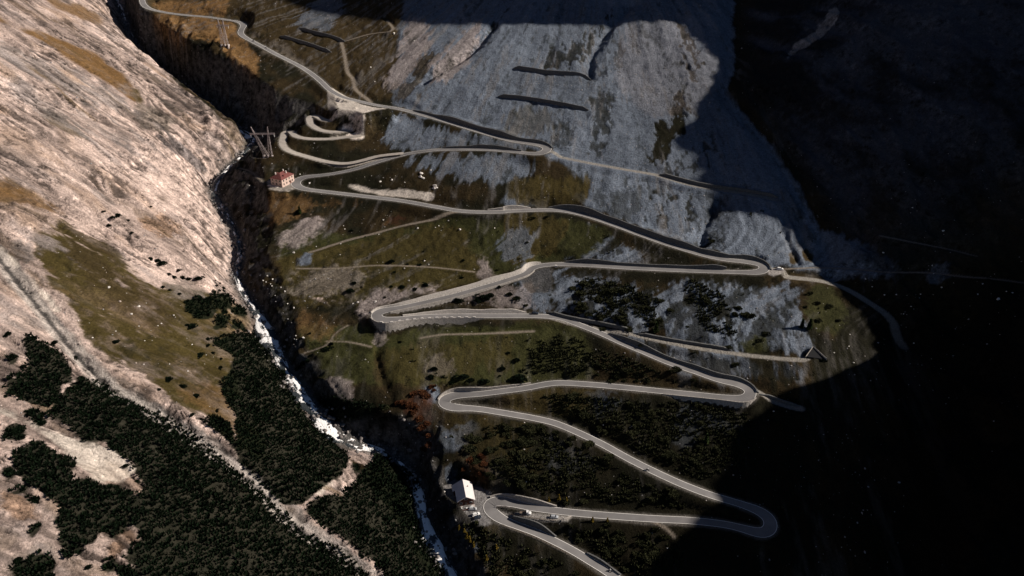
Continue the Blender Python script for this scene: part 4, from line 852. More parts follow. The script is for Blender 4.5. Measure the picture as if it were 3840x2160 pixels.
def meshobj(name, V, F, m, smooth=False, **kw):
    me = bpy.data.meshes.new(name); me.from_pydata([tuple(map(float, v)) for v in V], [], [tuple(map(int, f)) for f in F])
    if smooth: me.polygons.foreach_set('use_smooth', [True] * len(me.polygons))
    for mm in (m if isinstance(m, (list, tuple)) else [m]): me.materials.append(mm)
    me.update(); return link(bpy.data.objects.new(name, me), **kw)
def ribbon(name, W, N, l0, l1, zoff, m, **kw):
    n = len(W); l0 = np.broadcast_to(l0, n); l1 = np.broadcast_to(l1, n)
    A = np.c_[W[:, 0] + N[:, 0] * l0, W[:, 1] + N[:, 1] * l0, W[:, 2] + zoff]; B = np.c_[W[:, 0] + N[:, 0] * l1, W[:, 1] + N[:, 1] * l1, W[:, 2] + zoff]
    V = np.empty((2 * n, 3)); V[0::2] = A; V[1::2] = B
    F = [(2 * i, 2 * i + 2, 2 * i + 3, 2 * i + 1) for i in range(n - 1)]
    return meshobj(name, V, F, m, **kw)
gm = grid_mesh('hillside', X, Y, Zr, col, rough); gm.materials.append(MG)
link(bpy.data.objects.new('hillside', gm), kind='structure')
rd = ribbon('mountain_road', RW, RN, HW, -HW, 0.0, M['asphalt'], kind='structure')
for s_ in (1, -1):
    ribbon('edge_line', RW, RN, s_ * (HW + .03), s_ * (HW - .20), 0.02, M['line'], kind='structure', parent=rd)
ribbon('gravel_track', TW, TN, TW_HW, -TW_HW, 0.03, M['gravel'], kind='structure')
# ------------------------------------------------------------------ retaining walls
def wallmesh(name, F0, F1, B1, B0, m, **kw):
    """four rails of points: face foot, face top, back top, back foot"""
    n = len(F0); V = np.empty((4 * n, 3)); V[0::4] = F0; V[1::4] = F1; V[2::4] = B1; V[3::4] = B0
    F = []
    for i in range(n - 1):
        a = 4 * i; b = a + 4
        for j in range(4): F.append((a + j, b + j, b + (j + 1) % 4, a + (j + 1) % 4))
    F.append((0, 1, 2, 3)); F.append((4 * n - 1, 4 * n - 2, 4 * n - 3, 4 * n - 4))
    return meshobj(name, V, F, m, **kw)
def off(W, N, l, z): return np.c_[W[:, 0] + N[:, 0] * l, W[:, 1] + N[:, 1] * l, z]
for wi, (i, j, side, kind, H, lab) in enumerate(spans):
    W_ = RW[i:j]; N__ = RN[i:j] * side; rz = W_[:, 2]; hwl = HW[i:j]
    gz_ = lambda l: zfine(W_[:, 0] + N__[:, 0] * l, W_[:, 1] + N__[:, 1] * l)
    jit = 0.12 * fbm(np.arange(len(W_)) / 1.7, np.zeros(len(W_)), 2, 2)
    if kind == 'cut':
        top = gsmooth(np.maximum(gz_(hwl + 2.4), rz + .5) + .3, 2) + jit
        bt = .45 if 'sunlit' in lab else .06
        wallmesh('stone_wall', off(W_, N__, hwl + .12, rz - .6), off(W_, N__, hwl + .12 + bt * (top - rz), top), off(W_, N__, hwl + .75 + bt * (top - rz), top + .02), off(W_, N__, hwl + 2.0, rz - .6), M['shadedstone' if 'shaded' in lab or 'dark' in lab else 'litstone' if 'sunlit' in lab or 'pale' in lab else 'stone'],
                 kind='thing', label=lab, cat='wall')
    else:
        top = rz + .45 + 0.3 * jit; g_ = np.minimum.reduce([gz_(hwl + 1.8), gz_(hwl + 2.8), gz_(hwl + 3.8)]) - .8; hh = top - g_
        wo = wallmesh('retaining_wall', off(W_, N__, hwl + .95 + .13 * hh, g_), off(W_, N__, hwl + .75, top), off(W_, N__, hwl + .15, top), off(W_, N__, hwl + .15, g_), M['stone'], kind='thing', label=lab, cat='wall')
        if wi == 0:
            for k in range(4, len(W_) - 3, 3):
                T2 = np.array([-N__[k][1], N__[k][0]]); p = W_[k][:2] + N__[k] * (hwl[k] + .45); V = []
                for dz in (.40, 1.05):
                    for sx, sy in ((-.95, -.34), (.95, -.34), (.95, .34), (-.95, .34)):
                        s_ = 1.0 if dz < .6 else .8
                        q = p + T2 * sx * s_ + N__[k] * sy * s_; V.append((q[0], q[1], rz[k] + dz))
                meshobj('parapet_stone', V, [(0, 3, 2, 1), (4, 5, 6, 7), (0, 1, 5, 4), (1, 2, 6, 5), (2, 3, 7, 6), (3, 0, 4, 7)], M['line'] if False else M['snowwhite'], parent=wo)
def freewall(name, sheet, pts, h, th, lab, m=None, sink=1.2, cat='wall', group=None):
    P = np.array([at(sheet, p) for p in pts]); W_ = resample(catmull(P, 6), 1.5); T = np.gradient(W_[:, :2], axis=0); T /= np.linalg.norm(T, axis=1)[:, None]; N__ = np.stack([-T[:, 1], T[:, 0]], 1)
    g_ = gsmooth(zfine(W_[:, 0], W_[:, 1]), 3); n = len(W_); e_ = np.minimum(1, np.minimum(np.arange(n) + 1, n - np.arange(n)) / 4.0)
    top = g_ + h * e_ + .15 * fbm(np.arange(n) / 2.0, np.zeros(n), 1, 2)
    return wallmesh(name, off(W_, N__, -th / 2 - .02 * h, g_ - sink), off(W_, N__, -th / 2, top), off(W_, N__, th / 2, top + .05), off(W_, N__, th / 2 + .1, g_ - sink), m or M['shadedstone' if 'dark' in lab else 'stone'], kind='thing', label=lab, cat=cat, group=group)
freewall('avalanche_wall', 'c', [(50, 505), (340, 545), (620, 592)], 3.0, .6, 'upper of two long dark avalanche walls crossing the grey scree')
freewall('avalanche_wall', 'b', [(1895, 712), (2154, 740), (2420, 785), (2560, 812)], 2.8, .6, 'lower of two long dark avalanche walls crossing the grey scree')
freewall('avalanche_wall', 'b', [(440, 210), (600, 262), (770, 305)], 2.6, .6, 'upper dark stone wall on the brown slope left of the scree')
freewall('avalanche_wall', 'b', [(295, 270), (480, 325), (670, 385)], 2.6, .6, 'lower dark stone wall on the brown slope left of the scree')
freewall('stone_wall', 'c', [(1122, 1285), (1300, 1335), (1500, 1378), (1760, 1412), (1990, 1452)], 2.4, 1.0, 'low dark wall above the gravel path at the foot of the scree')
freewall('stone_wall', 'f', [(300, 925), (450, 968), (700, 1015), (930, 1068)], 2.0, .9, 'dark wall above the gravel path just right of the black car')
freewall('stone_wall', 'f', [(960, 1085), (1200, 1132), (1450, 1172), (1650, 1205)], 1.8, .9, 'dark wall above the far end of the gravel path under the brushy scree')
freewall('stone_wall', 'j', [(1860, 118), (1950, 150), (2060, 188), (2150, 205)], 1.6, .8, 'dark wall along the gravel branch leaving the lower right hairpin')
freewall('moraine_ridge_wall', 'j', [(2410 - 1960, 1040)] * 0 + [(400, 1045), (445, 1030), (472, 1008)], 1.2, .7, 'short pale wall at the end of the lay-by with the silver car')
# ------------------------------------------------------------------ the torrent
def stream(name, P, hwf, seed, lab):
    n = len(P); s = np.arange(n) * 1.0
    T = np.gradient(P[:, :2], axis=0); T /= np.linalg.norm(T, axis=1)[:, None]; N__ = np.stack([-T[:, 1], T[:, 0]], 1)
    for j in (0, 1): N__[:, j] = gsmooth(N__[:, j], 3)
    _, ppy = project(P[:, 0], P[:, 1], P[:, 2]); hw = hwf(ppy) * .62 * (1 + .45 * fbm(s / 7, s * 0, seed, 3))
    m_ = 13; l = np.linspace(-1, 1, m_)
    ph = s / 9.0 + 1.2 * fbm(s / 30, s * 0, 2, 2); fr_ = ph - np.floor(ph)
    step = 1.2 * (fr_ - .5) * -1 + 1.2 * sstep(.72, 1, fr_) * -1 + .6
    L_, S_ = np.meshgrid(l, s)
    Vx = P[:, 0:1] + N__[:, 0:1] * L_ * hw[:, None]; Vy = P[:, 1:2] + N__[:, 1:2] * L_ * hw[:, None]
    Z = P[:, 2:3] + .25 + 0 * L_ + .35 * (1 - L_ ** 2) + .35 * fbm(L_ * 2.5, S_ / 2.5, seed, 3) - .5 * np.abs(L_) ** 6
    amt = np.interp(ppy, [0, 60, 110, 240, 265, 300, 330, 352, 375, 450, 640, 690, 720, 1120, 1150, 1215, 1240, 1330, 1449], [-.1, .1, -.3, -.2, .3, .0, .5, .6, -.6, -.15, -.05, .1, .5, .6, -.1, -.1, .6, .85, .5])
    foam = amt[:, None] - .12 + 1.6 * fbm(L_ * 2.2, S_ / 9, seed + 1, 3, .6) + .35 * np.sin(ph[:, None] * 2 * math.pi + 2 * L_) + 1.5 * fbm(L_ * 1.5 + 7, S_ / 3.0, seed + 2, 3) - .25 * np.abs(L_) ** 3
    V = np.stack([Vx, Vy, Z], -1).reshape(-1, 3)
    F = [(i * m_ + j, (i + 1) * m_ + j, (i + 1) * m_ + j + 1, i * m_ + j + 1) for i in range(n - 1) for j in range(m_ - 1)]
    o = meshobj(name, V, F, M['water'], smooth=True, kind='structure')
    a_ = o.data.attributes.new('foam', 'FLOAT', 'POINT'); a_.data.foreach_set('value', foam.astype(np.float32).ravel())
    return o
def water_mat():
    m, t, b = nodes('torrent_water'); a = N_(t, 'ShaderNodeAttribute', attribute_name='foam'); g = N_(t, 'ShaderNodeNewGeometry')
    n = N_(t, 'ShaderNodeTexNoise'); n.inputs['Scale'].default_value = 1.3; n.inputs['Detail'].default_value = 5; t.links.new(g.outputs['Position'], n.inputs['Vector'])
    ad = N_(t, 'ShaderNodeMath', operation='MULTIPLY_ADD'); ad.inputs[1].default_value = 1.4; t.links.new(n.outputs['Fac'], ad.inputs[0]); t.links.new(a.outputs['Fac'], ad.inputs[2])
    r = N_(t, 'ShaderNodeMapRange'); r.inputs['From Min'].default_value = .95; r.inputs['From Max'].default_value = 1.25; t.links.new(ad.outputs[0], r.inputs['Value'])
    mx = N_(t, 'ShaderNodeMix', data_type='RGBA'); t.links.new(r.outputs[0], mx.inputs[0]); mx.inputs[6].default_value = (.035, .04, .042, 1); mx.inputs[7].default_value = (.80, .78, .76, 1)
    t.links.new(mx.outputs[2], b.inputs['Base Color']); r2 = N_(t, 'ShaderNodeMapRange'); r2.inputs['To Min'].default_value = .15; r2.inputs['To Max'].default_value = .8; t.links.new(r.outputs[0], r2.inputs['Value']); t.links.new(r2.outputs[0], b.inputs['Roughness'])
    bp = N_(t, 'ShaderNodeBump'); bp.inputs['Distance'].default_value = .4; t.links.new(n.outputs['Fac'], bp.inputs['Height']); t.links.new(bp.outputs[0], b.inputs['Normal'])
    return m
M['water'] = water_mat()
ok_ = (GW[:, 1] > 150) & (GW[:, 1] < 900)
stream('torrent', GW[ok_], lambda p: np.interp(p, wd_px, wd_m), 1, '')
# ------------------------------------------------------------------ foliage
def leaf_mat(name, c, c2):
    m, t, b = nodes(name); g = N_(t, 'ShaderNodeNewGeometry'); n = N_(t, 'ShaderNodeTexNoise'); n.inputs['Scale'].default_value = .45; n.inputs['Detail'].default_value = 5
    t.links.new(g.outputs['Position'], n.inputs['Vector']); r = N_(t, 'ShaderNodeMapRange'); r.inputs['From Min'].default_value = .35; r.inputs['From Max'].default_value = .65; t.links.new(n.outputs['Fac'], r.inputs['Value'])
    mx = N_(t, 'ShaderNodeMix', data_type='RGBA'); t.links.new(r.outputs[0], mx.inputs[0]); mx.inputs[6].default_value = (*c, 1); mx.inputs[7].default_value = (*c2, 1)
    t.links.new(mx.outputs[2], b.inputs['Base Color']); b.inputs['Roughness'].default_value = .9; b.inputs['Specular IOR Level'].default_value = .08; return m
M['pine'] = leaf_mat('dwarf_pine_needles', (.0015, .0035, .0013), (.0045, .010, .0035))
M['conifer'] = leaf_mat('conifer_needles', (.02, .035, .012), (.05, .07, .02)); M['larch'] = leaf_mat('larch_needles', (.16, .11, .02), (.26, .18, .03))
M['russet'] = leaf_mat('russet_leaves', (.045, .016, .008), (.09, .035, .014)); M['scrub'] = leaf_mat('scrub_leaves', (.016, .018, .008), (.034, .034, .014))
M['bark'] = mat('bark', (.07, .05, .035), .95, .3, 3)
def tufts(P, r, h, seed, k=5, lean=.5):
    """spiky needle tufts: one fan of k upright leaf blades per point; returns vertex and face arrays"""
    g = np.random.default_rng(seed); n = len(P); r = np.broadcast_to(r, n); h = np.broadcast_to(h, n)
    a0 = g.random(n) * 6.283; V = np.empty((n, 3 * k, 3)); 
    for j in range(k):
        a = a0 + j * 6.283 / k + g.normal(0, .25, n); tip = r * (lean + .5 * g.random(n)); hh = h * (.65 + .5 * g.random(n)); wv = r * (.34 + .2 * g.random(n))
        ca_, sa2 = np.cos(a), np.sin(a)
        V[:, 3 * j] = np.stack([P[:, 0] + wv * -sa2 + .15 * r * ca_, P[:, 1] + wv * ca_ + .15 * r * sa2, P[:, 2]], 1)
        V[:, 3 * j + 1] = np.stack([P[:, 0] - wv * -sa2 + .15 * r * ca_, P[:, 1] - wv * ca_ + .15 * r * sa2, P[:, 2]], 1)
        V[:, 3 * j + 2] = np.stack([P[:, 0] + tip * ca_, P[:, 1] + tip * sa2, P[:, 2] + hh], 1)
    F = np.arange(n * 3 * k).reshape(-1, 3)
    return V.reshape(-1, 3), F
def fastmesh(name, V, F, m, **kw):
    me = bpy.data.meshes.new(name); me.vertices.add(len(V)); me.vertices.foreach_set('co', np.asarray(V, np.float32).ravel()); k = F.shape[1]
    me.loops.add(F.size); me.loops.foreach_set('vertex_index', F.astype(np.int32).ravel()); me.polygons.add(len(F)); me.polygons.foreach_set('loop_start', np.arange(0, F.size, k, dtype=np.int32))
    me.materials.append(m); me.update(); me.validate()
    return link(bpy.data.objects.new(name, me), **kw)
# thickets too dense to count: one mass per stand
gx_, gy_ = np.meshgrid(np.arange(-300, -5, 1.05), np.arange(140, 420, 1.05))
gx_ = (gx_ + rng.uniform(-1.3, 1.3, gx_.shape)).ravel(); gy_ = (gy_ + rng.uniform(-1.3, 1.3, gy_.shape)).ravel()
gz_ = zfine(gx_, gy_); tx, ty = project(gx_, gy_, gz_)
# points hidden from the survey are judged by their neighbours in the same outline
nz = .55 * fbm(gx_ / 9, gy_ / 9, 1, 3) + .5 * fbm(gx_ / 3, gy_ / 3, 3, 2)
STANDS = {}
for (sheet, poly, fe, br_) in THICKET:
    m, x0, y0 = sheetmask(S(sheet, poly), fe * 2.4); v = sample(m, x0, y0, tx + 10 * fbm(gx_ / 12, gy_ / 12, 4, 3), ty + 8 * fbm(gx_ / 12, gy_ / 12, 5, 3))
    hitm = (v + nz * .85 * max(br_, .5) * np.where(v > .8, .35, 1)) > .5
    key = 'left' if sheet == 'h' or (sheet == 'd' and poly[0][0] < 700) or (sheet == 'i' and poly[0][1] == 700) else 'mid'
    if sheet == 'i' and poly[0][0] in (560, 1020): key = 'east'
    hitm &= v > .02
    STANDS[key] = STANDS.get(key, np.zeros(len(gx_), bool)) | hitm
STANDS['left'] &= ~STANDS['mid']
for key, lab in (('left', 'l'), ('mid', 'm'), ('east', 'e')):
    i = STANDS[key]; x = gx_[i]; y = gy_[i]; lump = sstep(.25, .8, ridged(x / 7, y / 7, 2, 3)) * 1.5 + .4 * fbm(x / 2.5, y / 2.5, 1, 2)
    P = np.c_[x, y, gz_[i] + np.maximum(lump, 0) * .9 - .35]
    sz_ = (.62 + .55 * rng.random(len(P))) * (1 + .35 * fbm(x / 5, y / 5, 4, 2)); V, F = tufts(P, 1.0 * sz_, 1.15 * sz_, 5, 6, .6); fastmesh('dwarf_pine_thicket', V, F, M['pine'], kind='stuff')
# ------------------------------------------------------------------ shrubs and trees one by one
def shrub_me(name, seed, m, h=1.3, lobes=5, spread=.55, kk=5):
    g = np.random.default_rng(seed); P = []
    for _ in range(lobes):
        c = g.normal(0, spread * .42, 2); r = g.uniform(.38, .62); hh = g.uniform(.6, 1.0) * h
        for _2 in range(34):
            a = g.random() * 6.283; q = math.sqrt(g.random()) * r; P.append((c[0] + q * math.cos(a), c[1] + q * math.sin(a), hh * (1 - (q / r) ** 2 * .85) * .72 - .1))
    P = np.array(P); V, F = tufts(P, .17, .24 * h, seed, kk, .8)
    me = bpy.data.meshes.new(name); me.from_pydata(V.tolist(), [], F.tolist()); me.materials.append(m); me.update(); return me
SHR = {k: [shrub_me(nm, 10 + i + 7 * j, M[mk], h_, 4 + i % 3) for i in range(4)] for j, (k, nm, mk, h_) in enumerate((('pine', 'dwarf_pine_shrub', 'pine', .85), ('russet', 'russet_shrub', 'russet', .9), ('scrub', 'mountain_shrub', 'scrub', .9)))}
NM = {'pine': 'dwarf_pine_shrub', 'russet': 'russet_shrub', 'scrub': 'mountain_shrub'}
def ppm(p): return FPX / (p[1] * cp + (CZ - p[2]) * sp)
def shrubs(kind, sheet, pts, label, group, cat='shrub', labels=None):
    G = ground(*zip(*[(q[0], q[1]) for q in S(sheet, [(a, b) for a, b, _ in pts])]))
    for n_, (g_, (_, _, sz)) in enumerate(zip(G, pts)):
        k = KS if sheet != 'o' else 1; w_ = max(.9, sz * k / ppm(g_) * .62)
        o = bpy.data.objects.new(NM[kind], SHR[kind][n_ % 4]); link(o, kind='thing', label=(labels or {}).get(n_, label), cat=cat, group=group)
        zz = zfine(g_[0], g_[1]); o.location = (g_[0], g_[1], float(zz) - .15); o.scale = (w_, w_ * random.uniform(.75, 1.05), w_ * random.uniform(.7, 1.0) if w_ < 3 else w_ * .6); o.rotation_euler = (0, 0, random.uniform(0, 6.28))
shrubs('pine', 'd', [(760,185,40),(800,285,45),(860,215,60),(825,225,45),(1105,148,30),(940,248,35),(965,340,35)], 'small dark dwarf pine shrub on pale rock above the olive grass field', 'dwarf pines on the sunny rock')
shrubs('pine', 'd', [(1100,538,60),(1185,565,90),(1155,548,50),(1310,615,40),(1235,645,50),(1275,668,50),(1340,672,50),(1385,682,55),(1465,675,75)], 'dark dwarf pine shrub in the row on pale scree above the torrent', 'row of dwarf pines above the torrent')
shrubs('pine', 'd', [(1195,742,45),(1243,762,35),(1315,790,35),(1585,730,40),(1640,748,50),(1610,712,30),(1580,690,20),(1365,850,30),(850,1145,65),(1408,1025,80),(1375,1015,40),(1525,1120,50),(1530,1165,50),(1465,1240,80),(1560,1225,40),(1620,1330,50),(1620,1265,30),(1235,1415,70)], 'dwarf pine shrub standing alone on the olive grass field left of the torrent', 'dwarf pines on the grass field')
shrubs('pine', 'h', [(1225,20,50),(1335,60,70),(1435,130,65),(1165,80,40),(1570,300,70),(1650,350,100),(1800,405,60),(1590,240,35),(1480,300,60),(1410,265,50)], 'dwarf pine shrub at the lower end of the grass field between the two pine stands', 'dwarf pines below the grass field')
shrubs('pine', 'h', [(920,640,60),(1000,760,70),(215,255,60),(295,272,60),(305,330,70),(40,130,40),(125,155,30),(100,390,110),(150,430,80),(60,690,90),(250,900,70),(270,1080,60),(120,1340,90),(650,1380,60),(810,1380,80),(930,1420,100)], 'dwarf pine shrub beside the pale gravel fan in the bottom left corner', 'dwarf pines by the gravel fan')
shrubs('pine', 'd', [(400,1150,60),(60,1080,60),(95,1260,80),(555,1255,50),(175,1320,50),(240,1120,70),(30,1100,40),(590,1410,60)], 'dwarf pine shrub on pale ground at the left edge above the pine stand', 'dwarf pines at the left edge')
shrubs('pine', 'e', [(1118,550,70),(1228,570,30),(1320,575,35),(1138,627,35),(933,523,20),(838,708,45),(805,768,65),(893,735,20),(1113,732,35),(1187,738,50),(1280,753,45),(1362,723,55),(1063,812,30),(1640,540,30),(1630,668,35),(1886,612,25),(618,592,25),(920,368,15),(820,322,30),(2105,410,30)], 'low dark shrub on the wide grass slope above the long stone wall', 'shrubs above the long wall')
shrubs('pine', 'e', [(1905,735,50),(1610,840,75),(1590,830,50),(1790,820,110),(1830,800,80),(1750,835,80),(1985,792,50),(2035,820,55),(2095,873,35)], 'large dark shrub on the strip of grass between the two legs of the middle hairpin', 'shrubs inside the middle hairpin')
shrubs('pine', 'e', [(435,180,60),(420,200,50),(512,1077,25),(625,1195,80),(675,1155,40),(522,1240,35),(470,1300,80),(440,1330,60),(500,1280,50)], 'dark shrub on the grass edge close to the rim of the gorge', 'shrubs along the gorge rim')
shrubs('pine', 'e', [(1175,1140,35),(1970,1220,35),(2028,1275,55),(1925,1335,60),(1905,1390,30),(1425,1340,60),(1400,1400,60),(1640,1400,100),(1690,1420,70),(1790,1430,80),(2050,1410,110),(2000,1420,80),(1560,1430,60)], 'dark shrub on the green slope below the tall curved retaining wall', 'shrubs below the retaining wall')
shrubs('scrub', 'f', [(200,230,35),(148,410,28),(1510,398,55),(1500,770,35),(1450,820,80),(1480,850,70),(1700,890,50),(1765,950,90),(1740,945,70),(1680,940,50),(1450,965,50),(1330,1030,30),(1900,1085,60),(20,790,45),(70,820,50),(138,872,40),(1195,910,60),(1130,840,60),(1600,1000,25),(1625,1180,70),(1680,1310,70),(700,1050,60),(985,1160,50),(75,1275,45),(1435,1100,20),(295,222,30)], 'dark shrub scattered on the grey scree under the straight shaded road', 'shrubs on the middle scree')
shrubs('scrub', 'g', [(640,855,45),(725,878,65),(545,885,35),(640,980,60),(585,780,40),(785,985,45),(120,950,90),(55,890,50),(35,940,40),(255,1090,60),(210,1130,50),(30,1300,50)], 'dark shrub on the scree and turf left of the curving gravel track', 'shrubs left of the gravel track')
def scatter(sheet, poly, n, smin, smax, seed):
    g = random.Random(seed); xs = [p[0] for p in poly]; ys = [p[1] for p in poly]; out = []
    while len(out) < n:
        x, y = g.uniform(min(xs), max(xs)), g.uniform(min(ys), max(ys))
        if inpoly(np.array([x]), np.array([y]), poly)[0]: out.append((x, y, g.uniform(smin, smax)))
    return out
shrubs('scrub', 'i', [(1950,345,50),(1925,383,45),(2110,350,80),(1830,420,60),(1700,510,110),(1840,520,80),(2060,560,110),(1900,600,80),(1980,660,60),(1065,208,80),(1740,600,70)] + scatter('i', [(1600,400),(2154,330),(2154,800),(1800,790),(1650,640)], 26, 35, 90, 3), 'dark shrub on the brushy slope just above the white roofed house', 'shrubs above the house')
shrubs('scrub', 'j', scatter('j', [(60,330),(400,380),(900,640),(1300,830),(1330,950),(900,960),(480,920),(80,790)], 52, 30, 95, 4), 'dark shrub on the shaded slope inside the lowest long hairpin', 'shrubs inside the lowest hairpin')
shrubs('scrub', 'j', scatter('j', [(250,90),(1150,180),(1650,200),(1750,420),(1400,720),(1000,520),(520,300)], 50, 30, 95, 5), 'dark shrub on the steep slope inside the right hand hairpin', 'shrubs inside the right hairpin')
shrubs('scrub', 'j', scatter('j', [(20,1180),(300,1330),(640,1480),(20,1480)], 14, 35, 80, 6) + scatter('j', [(560,1050),(1200,1110),(1300,1200),(1200,1449),(860,1449),(420,1110)], 26, 35, 90, 7), 'dark shrub on the slope under the lay-by at the bottom edge', 'shrubs under the lay-by')
shrubs('scrub', 'f', scatter('f', [(470,700),(820,690),(1120,830),(1130,1080),(930,1050),(500,950)], 34, 40, 95, 8) + scatter('f', [(520,1290),(1200,1320),(1500,1420),(400,1440)], 22, 35, 90, 9), 'dark shrub in the dense patch right of the black car', 'shrubs right of the black car')
shrubs('russet', 'i', [(1350,105,90),(1380,130,70),(1410,60,50),(1420,85,45),(1290,110,70),(1190,175,70),(1230,190,80),(1150,185,50),(1270,240,80),(1320,300,90),(1340,360,80),(1390,420,80),(1400,480,70),(1360,520,80),(1290,200,70),(1370,330,70)], 'russet brown shrub on the rocky edge beside the left hairpin', 'russet shrubs by the hairpin')
shrubs('russet', 'i', [(1700,600,80),(1770,570,80),(1790,620,70),(1660,720,70),(1720,730,80),(1760,700,60),(1640,660,60)], 'rust coloured shrub right behind the white roofed house', 'rusty shrubs behind the house')
# boulders
def rock_me(seed):
    import bmesh
    g = random.Random(seed); bm = bmesh.new(); bmesh.ops.create_icosphere(bm, subdivisions=2, radius=1)
    for v in bm.verts:
        n = v.co.copy(); k = 1 + .28 * math.sin(3.1 * n.x + seed) * math.cos(2.7 * n.y - seed) + .18 * math.sin(6 * n.z + 2 * seed) + g.uniform(-.07, .07); v.co = Vector((n.x * k * 1.1, n.y * k * .85, n.z * k * .7))
    me = bpy.data.meshes.new('boulder'); bm.to_mesh(me); bm.free(); me.materials.append(M['snowwhite']); return me
ROCKS = [rock_me(i) for i in range(5)]
def boulders(sheet, pts, label, group):
    G = ground(*zip(*[(q[0], q[1]) for q in S(sheet, [(a, b) for a, b, _ in pts])]))
    for n_, (g_, (_, _, sz)) in enumerate(zip(G, pts)):
        w_ = max(.35, sz * KS / ppm(g_) * .5); o = bpy.data.objects.new('boulder', ROCKS[n_ % 5]); link(o, kind='thing', label=label, cat='boulder', group=group)
        o.location = (g_[0], g_[1], float(zfine(g_[0], g_[1])) + .15 * w_); o.scale = (w_,) * 3; o.rotation_euler = (random.uniform(-.3, .3), random.uniform(-.3, .3), random.uniform(0, 6.28))
boulders('d', [(1275,945,14),(1020,880,22),(965,935,16),(800,740,20),(680,1110,12),(850,1062,9),(1160,1022,9),(1185,1005,9),(1020,1025,9),(1410,1160,11),(1055,1305,9),(1245,1303,9),(1380,1355,9),(1062,1132,8),(575,985,9)], 'pale boulder lying on the olive grass field of the sunny slope', 'boulders on the grass field')
boulders('e', [(1615,315,20),(1305,305,16),(1053,245,12),(770,312,10),(760,288,9),(740,420,9),(395,485,16),(560,440,9),(1240,690,14),(1355,545,14),(1385,572,12),(1207,600,10),(1460,288,10),(1435,300,8),(995,845,18),(865,850,20),(830,860,12),(1020,350,9),(1720,607,8),(735,500,9),(690,1000,8),(1870,305,10),(1530,250,9)], 'pale boulder on the green slope between the grass track and the long wall', 'boulders on the middle grass')
boulders('e', [(150,650,12),(200,655,12),(240,680,14),(170,690,11),(205,750,10),(235,730,12),(300,740,12),(330,770,14),(120,830,9),(395,890,14),(190,700,11),(225,715,9),(465,1110,16),(410,1095,12),(400,1120,10),(920,1270,12),(380,1000,10),(260,800,9),(350,860,10)], 'pale boulder beside the torrent on the dark edge of the gorge', 'boulders beside the torrent')
boulders('b', [(1330,1275,30),(1325,1300,26),(1345,1310,22),(1430,1365,30),(1425,1385,26),(1445,1380,18),(1115,1322,18),(1030,1335,16),(510,1345,16),(440,1280,12),(1210,1340,10),(960,495,12),(1130,245,18),(1280,300,10),(990,600,9),(1400,1250,14)], 'pale boulder on the grass between the upper roads', 'boulders between the upper roads')
boulders('g', [(1560,325,16),(1965,828,26),(2070,780,12),(2025,770,10),(1850,715,12),(1815,790,12),(1217,793,12),(1130,795,10),(1325,880,10),(1270,935,10),(1120,485,14),(1335,155,10),(1395,790,10),(1550,740,14),(990,678,12),(1040,735,10),(875,1085,9),(1345,1150,12),(903,1293,12),(868,1173,10),(445,1315,14),(1480,580,12),(1490,640,10),(760,1220,10)], 'pale boulder on the dim slope right of the gravel track', 'boulders on the dim right slope')
boulders('j', [(1370,190,9),(1960,240,12),(128,520,9),(145,760,14),(130,322,8),(1180,1245,10),(260,1335,10),(710,340,10),(100,450,8)], 'small pale stone on the dark slope near the lowest roads', 'stones near the lowest roads')
boulders('i', [(1700,758,12),(1640,660,12),(1190,270,10),(1245,330,10),(1270,705,26),(1500,830,16)], 'pale stone close to the white roofed house', 'stones near the house')
# ------------------------------------------------------------------ buildings, pylons, vehicles
M['wood'] = mat('dark_red_wood', (.10, .035, .022), .8, .3, 2.5); M['plaster'] = mat('pink_white_plaster', (.50, .37, .31), .9, .2, 1.2, .03, 3)
M['greyplaster'] = mat('worn_plaster', (.48, .42, .38), .9, .2, 1.0); M['redroof'] = mat('red_roof_sheet', (.15, .052, .045), .7, .5, 1.3); M['paleroof'] = mat('pale_metal_roof', (.60, .555, .53), .55, .06, .5)
M['glass'] = mat('window_glass', (.02, .024, .03), .15, .1, 1, spec=.5); M['white'] = mat('white_paint', (.74, .72, .69), .4, .05, 1, spec=.5); M['silver'] = mat('silver_paint', (.50, .51, .52), .35, .05, 1, metal=.3, spec=.5)
M['darkpaint'] = mat('dark_blue_paint', (.015, .02, .03), .3, .1, 1, spec=.5); M['black'] = mat('black_rubber', (.015, .015, .016), .8, .1, 2); M['steel'] = mat('galvanised_steel', (.42, .36, .34), .6, .15, 3, metal=.2)
M['concrete'] = mat('concrete', (.42, .36, .33), .9, .15, 1.5); M['skin'] = mat('skin', (.45, .27, .19), .7, .05, 5); M['lamp'] = mat('lamp_glass', (.75, .74, .70), .3, .05, 1, spec=.5); M['timber'] = mat('grey_timber', (.16, .12, .09), .9, .25, 3)
